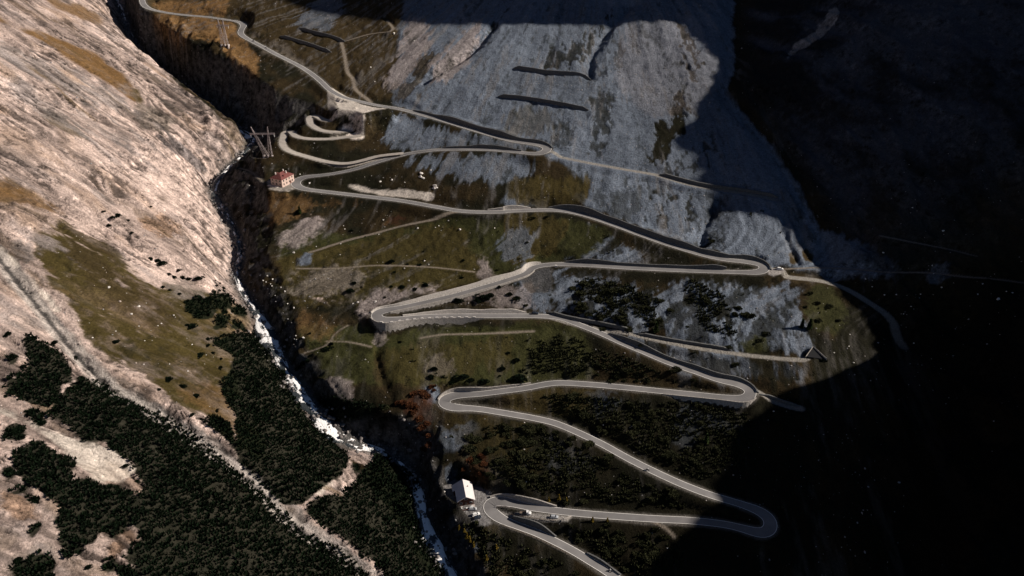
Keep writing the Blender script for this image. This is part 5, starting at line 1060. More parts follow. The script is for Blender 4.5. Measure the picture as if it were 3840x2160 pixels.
class MB:
    def __init__(s): s.V = []; s.F = []
    def box(s, x0, x1, y0, y1, z0, z1, top=(1, 1)):
        cx, cy = (x0 + x1) / 2, (y0 + y1) / 2; n = len(s.V); a, b = top
        for z, kx, ky in ((z0, 1, 1), (z1, a, b)):
            for sx, sy in ((-1, -1), (1, -1), (1, 1), (-1, 1)): s.V.append((cx + sx * (x1 - x0) / 2 * kx, cy + sy * (y1 - y0) / 2 * ky, z))
        s.F += [tuple(n + i for i in f) for f in ((0, 3, 2, 1), (4, 5, 6, 7), (0, 1, 5, 4), (1, 2, 6, 5), (2, 3, 7, 6), (3, 0, 4, 7))]; return s
    def bar(s, a, b, r):
        a = Vector(a); b = Vector(b); d = (b - a).normalized(); u = d.cross(Vector((0, 1, .01))).normalized() if abs(d.y) < .95 else d.cross(Vector((1, 0, 0))).normalized(); v = d.cross(u); n = len(s.V)
        for p in (a, b):
            for i, j in ((-1, -1), (1, -1), (1, 1), (-1, 1)): s.V.append(tuple(p + u * i * r + v * j * r))
        s.F += [tuple(n + i for i in f) for f in ((0, 3, 2, 1), (4, 5, 6, 7), (0, 1, 5, 4), (1, 2, 6, 5), (2, 3, 7, 6), (3, 0, 4, 7))]; return s
    def prism(s, prof, y0, y1, k1=None):
        """side outline in x-z extruded along y; k1 shrinks towards y1"""
        n = len(s.V); m = len(prof)
        for y in (y0, y1):
            for x, z in prof: s.V.append((x, y, z))
        s.F += [tuple(n + i for i in range(m)), tuple(n + m + i for i in reversed(range(m)))] + [(n + i, n + m + i, n + m + (i + 1) % m, n + (i + 1) % m) for i in range(m)]; return s
    def loft(s, rings, cap=True):
        n = len(s.V); m = len(rings[0])
        for r in rings: s.V += [tuple(p) for p in r]
        for k in range(len(rings) - 1):
            for i in range(m): s.F.append((n + k * m + i, n + (k + 1) * m + i, n + (k + 1) * m + (i + 1) % m, n + k * m + (i + 1) % m))
        if cap: s.F += [tuple(n + i for i in range(m)), tuple(n + (len(rings) - 1) * m + i for i in reversed(range(m)))]
        return s
    def disc(s, c, r, w, ax='y', k=14):
        n = len(s.V); m = k
        for d in (-w / 2, w / 2):
            for i in range(k):
                a = i * 6.2832 / k; s.V.append((c[0] + r * math.cos(a), c[1] + d, c[2] + r * math.sin(a)))
        s.F += [tuple(n + i for i in range(m)), tuple(n + m + i for i in reversed(range(m)))] + [(n + i, n + m + i, n + m + (i + 1) % m, n + (i + 1) % m) for i in range(m)]; return s
    def build(s, name, m, parent=None, smooth=False, **kw):
        import bmesh
        o = meshobj(name, s.V, s.F, m, smooth=smooth, parent=parent, **kw); bm = bmesh.new(); bm.from_mesh(o.data); bmesh.ops.recalc_face_normals(bm, faces=bm.faces); bm.to_mesh(o.data); bm.free(); return o
def empty(name, loc, rz, label, cat, group=None, tilt=None):
    o = bpy.data.objects.new(name, None); o.empty_display_size = .5; link(o, kind='thing', label=label, cat=cat, group=group); o.location = loc; o.rotation_euler = (tilt[0] if tilt else 0, tilt[1] if tilt else 0, rz); return o
def pt(px, py, z): x, y = on_z(px, py, z); return float(x), float(y)
# --- white roofed house at the lowest hairpin
ZY = float(zi) - .15
hx, hy = pt(1168, 1233, ZY + 5.2)
H1 = empty('mountain_house', (hx, hy, ZY), R(11), 'dark red wooden house with a pale gabled roof beside the lowest hairpin', 'house')
wl_ = MB(); wl_.box(-3.9, 3.9, -5.6, 5.6, -4, 4.0); wl_.prism([(-3.9, 4.0), (3.9, 4.0), (0, 6.3)], -5.6, 5.6); wl_.box(-5.2, -3.9, 2.2, 5.6, -4, 3.2); wl_.build('wall', M['wood'], H1)
rf = MB()
for s_ in (-1, 1):
    y0, y1 = -6.5, 6.5
    rf.V += [(0, y0, 6.75), (0, y1, 6.75), (s_ * 4.7, y1, 3.95), (s_ * 4.7, y0, 3.95), (0, y0, 6.5), (0, y1, 6.5), (s_ * 4.7, y1, 3.7), (s_ * 4.7, y0, 3.7)]
    n = len(rf.V) - 8; rf.F += [tuple(n + i for i in f) for f in ((0, 1, 2, 3), (7, 6, 5, 4), (0, 3, 7, 4), (1, 5, 6, 2), (3, 2, 6, 7))]
rfo = rf.build('roof', M['paleroof'], H1)
lr = MB(); lr.V += [(-4.0, 2.0, 4.35), (-4.0, 6.5, 4.35), (-5.9, 6.5, 3.2), (-5.9, 2.0, 3.2), (-4.0, 2.0, 4.15), (-4.0, 6.5, 4.15), (-5.9, 6.5, 3.0), (-5.9, 2.0, 3.0)]
lr.F += [(0, 1, 2, 3), (7, 6, 5, 4), (0, 3, 7, 4), (1, 5, 6, 2), (3, 2, 6, 7)]; lr.build('side_roof', M['paleroof'], H1)
MB().box(1.9, 2.2, 1.6, 1.9, 5.2, 6.5).build('flue', M['black'], rfo)
for xx in np.linspace(-4.6, 4.6, 2): MB().bar((xx, -6.5, 3.85), (xx, 6.5, 3.85), .06).build('gutter', M['steel'], rfo)
for (x0, x1, z0) in ((-3.2, -2.0, 1.2), (-.6, .6, 3.9), (2.0, 3.2, 1.2)):
    w_ = MB().box(x0 - .1, x1 + .1, -5.68, -5.6, z0 - .1, z0 + 1.2).build('window', M['white'], H1); MB().box(x0, x1, -5.71, -5.67, z0, z0 + 1.1).build('pane', M['glass'], w_)
for yy in (-3.6, -.8, 2.0):
    w_ = MB().box(3.9, 3.98, yy - .6, yy + .6, 1.1, 2.4).build('window', M['white'], H1); MB().box(3.97, 4.01, yy - .5, yy + .5, 1.2, 2.3).build('pane', M['glass'], w_)
dr_ = MB().box(-.55, .55, -5.7, -5.6, .1, 2.2).build('door', M['timber'], H1); MB().box(.35, .45, -5.76, -5.7, 1.0, 1.12).build('handle', M['steel'], dr_)
dk = MB().box(-4.3, 4.4, -9.6, -5.6, -4.5, .12); dk.build('terrace', M['concrete'], H1)
rl = MB()
for x_ in np.linspace(-4.2, 4.3, 9): rl.box(x_ - .06, x_ + .06, -9.55, -9.43, .12, 1.1)
rl.box(-4.25, 4.35, -9.56, -9.42, 1.05, 1.17); rl.box(-4.25, 4.35, -9.53, -9.45, .6, .68); rl.build('railing', M['wood'], H1)
for (a_, b_) in ((-3.0, -7.8), (.3, -8.2), (2.8, -7.6)):
    c_, s2 = math.cos(R(11)), math.sin(R(11)); X_, Y_ = hx + a_ * c_ - b_ * s2, hy + a_ * s2 + b_ * c_
    tb = empty('terrace_table', (X_, Y_, ZY + .12), R(11), {-3.0: 'leftmost small pale table on the house terrace', .3: 'middle small pale table on the house terrace', 2.8: 'rightmost small pale table on the house terrace'}[a_], 'table', 'tables on the house terrace')
    MB().box(-.75, .75, -.4, .4, .70, .76).build('table_top', M['white'], tb)
    for q in (-.6, .6): MB().box(q - .04, q + .04, -.3, .3, 0, .7).build('leg', M['timber'], tb)
for (a_, b_, lb) in ((-4.0, -9.9, 'round white lamp at the left corner of the house terrace'), (4.3, -9.95, 'round white lamp at the right corner of the house terrace')):
    c_, s2 = math.cos(R(11)), math.sin(R(11)); L_ = empty('garden_lamp', (hx + a_ * c_ - b_ * s2, hy + a_ * s2 + b_ * c_, ZY - .1), 0, lb, 'lamp')
    MB().box(-.06, .06, -.06, .06, 0, 1.2).build('post', M['steel'], L_); sp_ = MB().loft([[(r_ * math.cos(i * .7854), r_ * math.sin(i * .7854), 1.45 + h_) for i in range(8)] for r_, h_ in ((.08, -.30), (.26, -.18), (.32, 0), (.26, .18), (.08, .30))]); sp_.build('lamp_globe', M['lamp'], L_, smooth=True)
# --- red roofed house above
ZR = float(zfine(*pt(712, 470, float(RW[nearest(RW, 'b', (415, 1350))][2]))))
rx_, ry_ = pt(711, 472, ZR)
yaw = R(-26); ax_ = np.array([math.cos(yaw), math.sin(yaw)]); ay_ = np.array([-math.sin(yaw), math.cos(yaw)])
c0 = np.array([rx_, ry_]) - ax_ * 4.9 + ay_ * 6.3
H2 = empty('mountain_house', (c0[0], c0[1], ZR), yaw, 'old pinkish plastered house with a red roof left of the top left hairpin', 'house')
MB().box(-4.9, 4.9, -6.3, 6.3, -5, 5.6).build('wall', M['plaster'], H2)
rr_ = MB(); e = .5; z0 = 5.5; z1 = 8.6
rr_.V = [(-4.9 - e, -6.3 - e, z0), (4.9 + e, -6.3 - e, z0), (4.9 + e, 6.3 + e, z0), (-4.9 - e, 6.3 + e, z0), (0, -2.0, z1), (0, 2.0, z1)]; rr_.F = [(0, 1, 4), (1, 2, 5, 4), (2, 3, 5), (3, 0, 4, 5), (3, 2, 1, 0)]
ro = rr_.build('roof', M['redroof'], H2)
for (x_, y_) in ((-2.4, -3.4), (-1.5, 3.5), (2.0, 2.2)): MB().box(x_ - .35, x_ + .35, y_ - .35, y_ + .35, 6.2, 9.0).build('chimney', M['greyplaster'], ro)
for (x_, y_) in ((-3.2, -.5), (2.9, -1.6)):
    d_ = MB(); d_.box(x_ - 1.0, x_ + 1.0, y_ - .8, y_ + .8, 5.6, 7.4); d_.build('dormer', M['redroof'], ro)
for f_ in range(2):
    for k_ in range(3):
        zc_ = 1.2 + 2.5 * f_; x_ = -3.2 + 3.2 * k_
        w_ = MB().box(x_ - .5, x_ + .5, -6.38, -6.3, zc_, zc_ + 1.3).build('window', M['timber'], H2); MB().box(x_ - .4, x_ + .4, -6.41, -6.37, zc_ + .1, zc_ + 1.2).build('pane', M['glass'], w_)
    for k_ in range(4):
        zc_ = 1.2 + 2.5 * f_; y_ = -4.4 + 2.9 * k_
        w_ = MB().box(4.9, 4.98, y_ - .5, y_ + .5, zc_, zc_ + 1.3).build('window', M['timber'], H2); MB().box(4.97, 5.01, y_ - .4, y_ + .4, zc_ + .1, zc_ + 1.2).build('pane', M['glass'], w_)
MB().box(4.9, 5.0, 1.9, 3.0, 0, 2.2).build('door', M['wood'], H2)
MB().box(-6.2, 2.5, -9.0, -6.9, -4, .6).build('stone_terrace', M['greyplaster'], H2)
# --- lattice pylons
def lattice(mb, A, B, w0, w1, n=7, r=.09):
    r = r * .62
    A = Vector(A); B = Vector(B); prev = None
    for k in range(n + 1):
        t_ = k / n; c = A.lerp(B, t_); w = w0 + (w1 - w0) * t_; q = [c + Vector((i * w, j * w, 0)) for i, j in ((-1, -1), (1, -1), (1, 1), (-1, 1))]
        if prev:
            for i in range(4): mb.bar(prev[i], q[i], r * 1.5); mb.bar(prev[i], q[(i + 1) % 4], r)
        for i in range(4): mb.bar(q[i], q[(i + 1) % 4], r)
        prev = q
def pylon(px, py, k, rz, label, lean):
    b_ = at('o', (px, py)); g_ = float(zfine(b_[0], b_[1])); P_ = empty('power_pylon', (b_[0], b_[1], g_), rz, label, 'pylon')
    l_ = MB(); lattice(l_, (-1.4 * k, 0, .5), (lean[0] * k, 0, 22 * k), 1.5 * k, .12, 9, .09 * k); l_.build('mast', M['steel'], P_)
    l_ = MB(); lattice(l_, (1.6 * k, 0, .5), (lean[1] * k, 0, 22 * k), 1.3 * k, .12, 9, .09 * k); l_.build('mast', M['steel'], P_)
    l_ = MB(); xa = lean[0] * k * .9 - 2.5 * k; xb = lean[1] * k + 4.5 * k; n = 10
    for i in range(n):
        x0 = xa + (xb - xa) * i / n; x1 = xa + (xb - xa) * (i + 1) / n
        for yy in (-.45 * k, .45 * k): l_.bar((x0, yy, 16.4 * k), (x1, yy, 16.4 * k), .11 * k); l_.bar((x0, yy, 17.2 * k), (x1, yy, 17.2 * k), .09 * k); l_.bar((x0, yy, 16.4 * k), (x1, yy, 17.2 * k), .07 * k)
    l_.build('cross_arm', M['steel'], P_)
    for xx in (xa + .6 * k, (xa + xb) / 2, xb - .6 * k): MB().bar((xx, 0, 16.3 * k), (xx + .3, -.6 * k, 14.6 * k), .14 * k).build('insulator', M['lamp'], P_)
    for xx in (-3.0, 0, 3.0): MB().box((xx - .6) * k, (xx + .6) * k, -1.6 * k, 1.6 * k, -2.5, .8 * k).build('footing', M['concrete'], P_)
pylon(675, 393, 1.0, R(2), 'V shaped lattice power pylon standing on the grassy knoll above the red roofed house', (-9.0, 2.6))
pylon(566, 114, .95, R(-4), 'lattice power pylon on the orange grass hill at the top beside the road bend', (-2.4, 1.8))
# --- vehicles
def wheels(P_, xs, hw, r=.33):
    for x_ in xs:
        for s_ in (-1, 1):
            w_ = MB().disc((x_, s_ * (hw - .1), r), r, .22).build('wheel', M['black'], P_); MB().disc((x_, s_ * (hw + .015), r), r * .55, .03).build('rim', M['silver'], w_)
def ring(x, hw, z0, z1, ch=.12):
    return [(x, -hw, z0 + ch), (x, -hw + ch, z0), (x, hw - ch, z0), (x, hw, z0 + ch), (x, hw, z1 - ch), (x, hw - ch, z1), (x, -hw + ch, z1), (x, -hw, z1 - ch)]
def car(pos, rz, paint, label, kind='hatch', group=None, tilt=None, sc_=1.0, name='parked_car'):
    P_ = empty(name, pos, rz, label, 'pickup' if kind == 'pickup' else 'car', group, tilt); P_.scale = (sc_,) * 3
    if kind == 'pickup':
        b_ = MB().loft([ring(.6, .92, .45, 1.15), ring(1.0, .95, .4, 1.25), ring(2.1, .95, .4, 1.2), ring(2.75, .90, .42, 1.05), ring(2.9, .82, .5, .85)]); b_.build('body', paint, P_)
        MB().loft([ring(.45, .90, 1.1, 2.0), ring(1.35, .88, 1.1, 2.02), ring(1.75, .85, 1.1, 1.3)]).build('cab', paint, P_)
        MB().loft([ring(1.38, .80, 1.3, 1.93, .05), ring(1.8, .82, 1.2, 1.32, .05)]).build('windscreen', M['glass'], P_)
        for s_ in (-1, 1): MB().box(.65, 1.3, s_ * .90 - .02, s_ * .90 + .02, 1.35, 1.85).build('side_window', M['glass'], P_)
        MB().box(-2.9, .45, -.98, .98, .62, .78).build('load_bed', M['timber'], P_)
        for (a, b2, c, d2) in ((-2.9, .45, -1.0, -.93), (-2.9, .45, .93, 1.0), (-2.95, -2.88, -1.0, 1.0), (.36, .43, -1.0, 1.0)): MB().box(a, b2, c, d2, .78, 1.2).build('side_board', M['darkpaint'], P_)
        MB().box(-2.8, 2.6, -.35, .35, .35, .6).build('chassis', M['black'], P_)
        wheels(P_, (-1.9, 1.9), .92, .36); fx = 2.88; rx2 = -2.96
    else:
        b_ = MB().loft([ring(-2.1, .72, .45, .85), ring(-2.02, .84, .35, 1.0), ring(-1.2, .89, .25, 1.0), ring(1.1, .89, .25, .98), ring(1.85, .84, .3, .82), ring(2.12, .66, .4, .68)]); b_.build('body', paint, P_, smooth=False)
        MB().loft([ring(-1.95, .70, .95, 1.02, .03), ring(-1.45, .70, .95, 1.40), ring(.35, .70, .95, 1.43), ring(1.05, .76, .9, 1.0, .04)]).build('window_band', M['glass'], P_)
        MB().loft([ring(-1.55, .62, 1.38, 1.44, .02), ring(-1.2, .68, 1.38, 1.48, .03), ring(.2, .68, 1.40, 1.49, .03), ring(.45, .62, 1.38, 1.44, .02)]).build('roof', paint, P_)
        for x_ in (-1.45, -.35): 
            for s_ in (-1, 1): MB().bar((x_, s_ * .75, .98), (x_ + .1, s_ * .69, 1.42), .05).build('pillar', paint, P_)
        wheels(P_, (-1.3, 1.35), .86); fx = 2.08; rx2 = -2.1
        for s_ in (-1, 1): MB().box(.55, .75, s_ * .95 - .08, s_ * .95 + .08, .95, 1.08).build('mirror', paint, P_)
    for s_ in (-1, 1):
        MB().box(fx - .12, fx + .03, s_ * .6 - .15, s_ * .6 + .15, .58, .74).build('headlight', M['lamp'], P_); MB().box(rx2 - .02, rx2 + .1, s_ * .65 - .12, s_ * .65 + .12, .68, .85).build('tail_light', M['redroof'], P_)
    return P_
def s7(x, y): return (1600 + x / 7.247) * K, (1780 + y / 7.247) * K
def s4(x, y): return (1600 + x / 4.293) * K, (1750 + y / 4.293) * K
def onpx(q, z): x, y = pt(q[0], q[1], z); return (x, y, float(zfine(x, y)) + .06)
ZB_ = float(zl)
car(onpx(s7(1245, 925), ZY + .7), R(2), M['silver'], 'silver hatchback parked nearest the house terrace', group='cars parked by the house')
car(onpx(s7(1335, 1075), ZY + .7), R(24), M['white'], 'white car parked at an angle in the middle of the yard by the house', group='cars parked by the house')
car(onpx(s7(1375, 1160), ZY + .7), R(24), M['darkpaint'], 'dark blue car parked tight below the white car in the yard', group='cars parked by the house')
car(onpx(s4(1590, 742), ZB_ + .7), R(-4), M['white'], 'white pickup with an open dark load bed standing in the lay-by', 'pickup')
car(onpx(s4(2052, 800), ZB_ + .7), R(-3), M['silver'], 'silver car parked at the right end of the lay-by')
car(onpx((1962, 676), float(zk) + .5), R(-8), M['white'], 'white car parked on the gravel beyond the upper right hairpin')
bk = RW[nearest(RW, 'f', (215, 945))]
car(onpx((1346, 787.5), float(bk[2]) + .7), R(3), M['darkpaint'], 'black car parked where the gravel path leaves the road in the middle')
def person_me():
    V = [(0, 0, .92), (0, 0, 1.15), (.05, 0, 1.42), (.10, 0, 1.52), (.16, 0, 1.66), (0, .13, .88), (.32, .17, .82), (.20, .16, .42), (.30, .16, .36), (0, -.13, .88), (.32, -.17, .82), (.20, -.16, .42), (.30, -.16, .36), (.05, .2, 1.38), (.22, .27, 1.14), (.48, .26, 1.06), (.05, -.2, 1.38), (.22, -.27, 1.14), (.48, -.26, 1.06)]
    E = [(0, 1), (1, 2), (2, 3), (3, 4), (0, 5), (5, 6), (6, 7), (7, 8), (0, 9), (9, 10), (10, 11), (11, 12), (2, 13), (13, 14), (14, 15), (2, 16), (16, 17), (17, 18)]
    rad = [.15, .15, .16, .07, .09, .11, .085, .05, .05, .11, .085, .05, .05, .07, .05, .04, .07, .05, .04]
    me = bpy.data.meshes.new('person'); me.from_pydata(V, E, []); o = bpy.data.objects.new('person_tmp', me); C.objects.link(o); md = o.modifiers.new('s', 'SKIN')
    for i, r in enumerate(rad): me.skin_vertices[0].data[i].radius = (r, r)
    me.skin_vertices[0].data[0].use_root = True; o.modifiers.new('u', 'SUBSURF').levels = 1
    dg = bpy.context.evaluated_depsgraph_get(); out = bpy.data.meshes.new_from_object(o.evaluated_get(dg)); out.name = 'person'; bpy.data.objects.remove(o); out.materials.clear(); out.materials.append(M['black']); return out
PME = person_me()
def moto(sheet, q, label, plabel, jacket, rz):
    p = S(sheet, [q])[0]; k = int(np.argmin((project(RW[:, 0], RW[:, 1], RW[:, 2])[0] - p[0]) ** 2 + (project(RW[:, 0], RW[:, 1], RW[:, 2])[1] - p[1]) ** 2)); z = float(RW[k][2]); x, y = pt(p[0], p[1], z + .6)
    a = math.atan2(RT[k][1], RT[k][0]) + rz; B_ = empty('motorcycle', (x, y, z + .03), a, label, 'motorcycle')
    for x_ in (-.72, .74): w_ = MB().disc((x_, 0, .32), .32, .14).build('wheel', M['black'], B_); MB().disc((x_, 0, .32), .18, .16).build('rim', M['steel'], w_)
    MB().loft([ring(-.45, .14, .35, .78, .05), ring(.1, .18, .32, .85, .05), ring(.45, .17, .45, 1.0, .05), ring(.72, .12, .7, 1.1, .04)]).build('body', M['darkpaint'], B_)
    MB().box(-.85, -.1, -.15, .15, .78, .88, (.9, .8)).build('seat', M['black'], B_); MB().bar((.5, -.36, 1.04), (.5, .36, 1.04), .025).build('handlebar', M['steel'], B_); MB().bar((.55, 0, 1.0), (.74, 0, .32), .04).build('fork', M['steel'], B_)
    MB().box(.70, .80, -.09, .09, .86, 1.02).build('headlight', M['lamp'], B_)
    r_ = bpy.data.objects.new('person', PME); link(r_, kind='thing', label=plabel, cat='person'); r_.location = (x - .2 * math.cos(a), y - .2 * math.sin(a), z + .03); r_.rotation_euler = (0, 0, a)
    MB().loft([[(.05 + rr2 * 1.05 * math.cos(i * .628), rr2 * math.sin(i * .628) * 1.25, zz) for i in range(10)] for rr2, zz in ((.17, .95), (.18, 1.15), (.20, 1.38), (.11, 1.5))]).build('jacket', jacket, r_, smooth=True)
    MB().loft([[(.17 + rr2 * math.cos(i * .628), rr2 * math.sin(i * .628), zz) for i in range(10)] for rr2, zz in ((.06, 1.52), (.14, 1.58), (.16, 1.70), (.12, 1.81), (.03, 1.85))]).build('helmet', M['white'] if jacket == M['white'] else M['black'], r_, smooth=True)
moto('b', (98, 300), 'dark motorcycle riding nearest the top bend of the road', 'person in black riding gear on the motorcycle nearest the top bend', M['black'], math.pi)
moto('b', (190, 350), 'dark motorcycle following behind on the upper road', 'person in a white jacket riding the second motorcycle on the upper road', M['white'], math.pi)
moto('j', (1035, 668), 'motorcycle halfway along the long diagonal road in the lower part', 'person in a white jacket riding down the long diagonal road', M['white'], 0)
moto('j', (760, 1410), 'motorcycle at the bottom edge of the picture on the lowest road', 'person in a white jacket riding the lowest road at the bottom edge', M['white'], 0)
# --- fences and small roadside things
def fence(path_pts, label, h=1.0, step=2.5, m=None, solid=False):
    P_ = resample(catmull(np.array(path_pts), 6), step); F_ = empty('roadside_fence', tuple(P_[0]), 0, label, 'fence'); o = P_[0]; rails = MB()
    for k, p in enumerate(P_):
        if k < 60: MB().box(p[0] - o[0] - .07, p[0] - o[0] + .07, p[1] - o[1] - .07, p[1] - o[1] + .07, p[2] - o[2] - .8, p[2] - o[2] + h).build('post', m or M['timber'], F_)
    for k in range(len(P_) - 1):
        for f_ in (.45, .95): rails.bar(tuple(P_[k] - o + [0, 0, h * f_]), tuple(P_[k + 1] - o + [0, 0, h * f_]), .05)
    rails.build('rail', m or M['timber'], F_)
def side(W_, N_2, i, j, l): return np.c_[W_[i:j, 0] + N_2[i:j, 0] * l, W_[i:j, 1] + N_2[i:j, 1] * l, W_[i:j, 2]][::3]
a_ = nearest(RW, 'i', (1905, 1022)); b_ = nearest(RW, 'o', (1439, 1384)); fence(side(RW, RN, min(a_, b_), max(a_, b_), 3.5), 'dark timber fence along the outer edge of the lowest road below the yard')
fence([tuple(at('j', q)) for q in [(20, 1000), (120, 1018), (240, 1035), (360, 1048)]], 'short fence on the outer edge of the lay-by behind the pickup', 0.9)
a_ = nearest(RW, 'i', (1880, 900)); b_ = nearest(RW, 'i', (2050, 925)); fence(side(RW, RN, min(a_, b_), max(a_, b_), -3.6), 'low grey rail on the inside of the lowest hairpin beside the house yard', .8, 2.0, M['steel'])
# --- stone deflector at the end of the gravel path
dfp = at('g', (615, 1245)); D_ = empty('stone_deflector', (dfp[0], dfp[1], float(zfine(dfp[0], dfp[1]))), 0, 'dark wedge shaped stone shelter with pale wing walls at the path end', 'shelter')
MB().loft([[(-5.5, -1, -2), (5.5, -3.5, -2), (0, 4.5, -2)], [(-5.3, -1, .5), (5.3, -3.3, .3), (0, 4.0, 3.2)]]).build('roof', M['black'], D_)
MB().loft([[(-5.4, -1.2, -2), (-4.6, -.6, -2), (-4.6, -.6, 1.2), (-5.4, -1.2, 1.2)], [(-.5, 3.9, -2), (.3, 4.6, -2), (.3, 4.6, 3.8), (-.5, 3.9, 3.8)]]).build('wing_wall', M['stone'], D_)
MB().loft([[(-.2, 4.6, -2), (.5, 4.2, -2), (.5, 4.2, 3.8), (-.2, 4.6, 3.8)], [(5.1, -3.1, -2), (5.9, -3.5, -2), (5.9, -3.5, 1.1), (5.1, -3.1, 1.1)]]).build('wing_wall', M['stone'], D_)
bl = at('f', (362, 588)); o_ = empty('stone_bollard', (bl[0], bl[1], float(zfine(bl[0], bl[1]))), 0, 'white marker block at the road bend above the grey scree', 'marker block'); MB().box(-.9, .9, -.6, .6, -.3, 1.1, (.8, .8)).build('block', M['snowwhite'], o_)
# --- trees
def tree(sheet, q, h, kind, label, group=None, seed=1):
    g_ = at(sheet, q); z = float(zfine(g_[0], g_[1])); T_ = empty('larch_tree' if kind == 'larch' else 'conifer_tree', (g_[0], g_[1], z - .2), 0, label, 'tree', group); rg = np.random.default_rng(seed)
    tk = MB().loft([[(r_ * math.cos(i * 1.047), r_ * math.sin(i * 1.047), zz) for i in range(6)] for r_, zz in ((.035 * h, 0), (.022 * h, .4 * h), (.004 * h, .98 * h))])
    for _ in range(14): a = rg.random() * 6.28; zz = rg.uniform(.2, .8) * h; rr2 = (1 - zz / h) * .24 * h; tk.bar((0, 0, zz), (rr2 * math.cos(a), rr2 * math.sin(a), zz + .02 * h), .012 * h * .5)
    tk.build('trunk', M['bark'], T_)
    n = 420; zz = rg.random(n) ** 1.3 * .88 * h + .1 * h; fr2 = (1 - (zz / h)) * .27 * h + .02 * h; a = rg.random(n) * 6.283; lay_ = .75 + .25 * np.sin(zz / h * 40 + 2 * np.sin(a * 2)); q2 = np.sqrt(rg.random(n)) * fr2 * lay_ * (1 + .25 * np.sin(3 * a + seed))
    V, F = tufts(np.c_[q2 * np.cos(a), q2 * np.sin(a), zz - .03 * h], .075 * h, .06 * h, seed, 5, .8)
    me = bpy.data.meshes.new('crown'); me.from_pydata(V.tolist(), [], F.tolist()); me.materials.append(M['larch' if kind == 'larch' else 'conifer']); me.update(); o = bpy.data.objects.new('crown', me); C.objects.link(o); o.parent = T_
tree('f', (1095, 1070), 7.5, 'c', 'tall green conifer just above the straight gravel path', seed=2)
tree('g', (575, 1050), 8.0, 'c', 'tall dark conifer at the lower right corner of the grey scree', seed=3); tree('g', (520, 1040), 7.0, 'c', 'dark conifer leaning against the tall one at the scree corner', seed=4)
tree('j', (1467, 470), 6.5, 'c', 'lone yellowish green conifer on the slope inside the right hairpin', seed=5)
for n_, (q, h) in enumerate([((1612, 1105), 3.0), ((1650, 1125), 2.6), ((1668, 1170), 4.2), ((1690, 1200), 4.4), ((1718, 1235), 3.6), ((1885, 1250), 3.4), ((1812, 1330), 3.6)]): tree('i', q, h, 'larch', 'small yellow larch on the dark slope below the house yard', 'yellow larches below the yard', 20 + n_)
for n_, (q, h) in enumerate([((310, 900), 3.0), ((385, 890), 4.0), ((440, 905), 3.2), ((630, 1050), 3.5), ((740, 1050), 3.0)]): tree('j', q, h, 'larch', 'small autumn larch beside the lay-by road', 'autumn larches by the lay-by', 40 + n_)
tree('e', (440, 200), 6.0, 'c', 'dark conifer on the grassy brow below the red roofed house', seed=60)

# ------------------------------------------------------------------ loose rocks and low scrub, beyond counting
def rock_mass(name, P, sz, m, seed):
    g = np.random.default_rng(seed); t_ = (1 + 5 ** .5) / 2
    B = np.array([(-1, t_, 0), (1, t_, 0), (-1, -t_, 0), (1, -t_, 0), (0, -1, t_), (0, 1, t_), (0, -1, -t_), (0, 1, -t_), (t_, 0, -1), (t_, 0, 1), (-t_, 0, -1), (-t_, 0, 1)]) / 1.9
    Fb = np.array([(0, 11, 5), (0, 5, 1), (0, 1, 7), (0, 7, 10), (0, 10, 11), (1, 5, 9), (5, 11, 4), (11, 10, 2), (10, 7, 6), (7, 1, 8), (3, 9, 4), (3, 4, 2), (3, 2, 6), (3, 6, 8), (3, 8, 9), (4, 9, 5), (2, 4, 11), (6, 2, 10), (8, 6, 7), (9, 8, 1)])
    n = len(P); V = B[None] * (1 + g.uniform(-.28, .28, (n, 12, 3))) * sz[:, None, None] * g.uniform(.7, 1.25, (n, 1, 3)); V[..., 2] *= .75
    V = V + P[:, None, :]; F = (Fb[None] + (np.arange(n) * 12)[:, None, None]).reshape(-1, 3)
    return fastmesh(name, V.reshape(-1, 3), F, m, kind='stuff')
def pick(n, wfun, seed, x0, x1, y0, y1):
    g = np.random.default_rng(seed); x = g.uniform(x0, x1, n); y = g.uniform(y0, y1, n); w_ = wfun(x, y); k = g.random(n) < w_; return x[k], y[k]
def gridval(A, x, y):
    i = np.clip(np.searchsorted(GX, x), 0, len(GX) - 1); j = np.clip(np.searchsorted(GY, y), 0, len(GY) - 1); return A[j, i]
clear = (1 - np.clip(ROADM * 1.5 + ver + WM, 0, 1)) * (1 - thick)
def wA(x, y): return gridval(rough, x, y) ** 1.3 * gridval(clear, x, y) * sstep(-.15, .5, fbm(x / 24, y / 24, 3, 3)) * (1 - .7 * gridval(wW, x, y)) * .55
x, y = pick(52000, wA, 31, -330, 300, 165, 800); g_ = np.random.default_rng(5); sz = .16 + .5 * g_.random(len(x)) ** 4
M['rubble'] = mat('rubble_stone', (.24, .225, .22), .95, .35, .6)
rock_mass('loose_rocks', np.c_[x, y, zfine(x, y)], sz, M['rubble'], 3)
def wB(x, y): return gridval(clear, x, y) * gridval(wW, x, y) * sstep(.0, .5, fbm(x / 18, y / 18, 1, 3)) * gridval(rough, x, y) * .5
x, y = pick(16000, wB, 37, -360, 0, 165, 720); sz = .2 + .7 * g_.random(len(x)) ** 4
M['rubble2'] = mat('sunny_rubble_stone', (.36, .29, .25), .95, .3, .6)
rock_mass('loose_rocks', np.c_[x, y, zfine(x, y)], sz, M['rubble2'], 4)
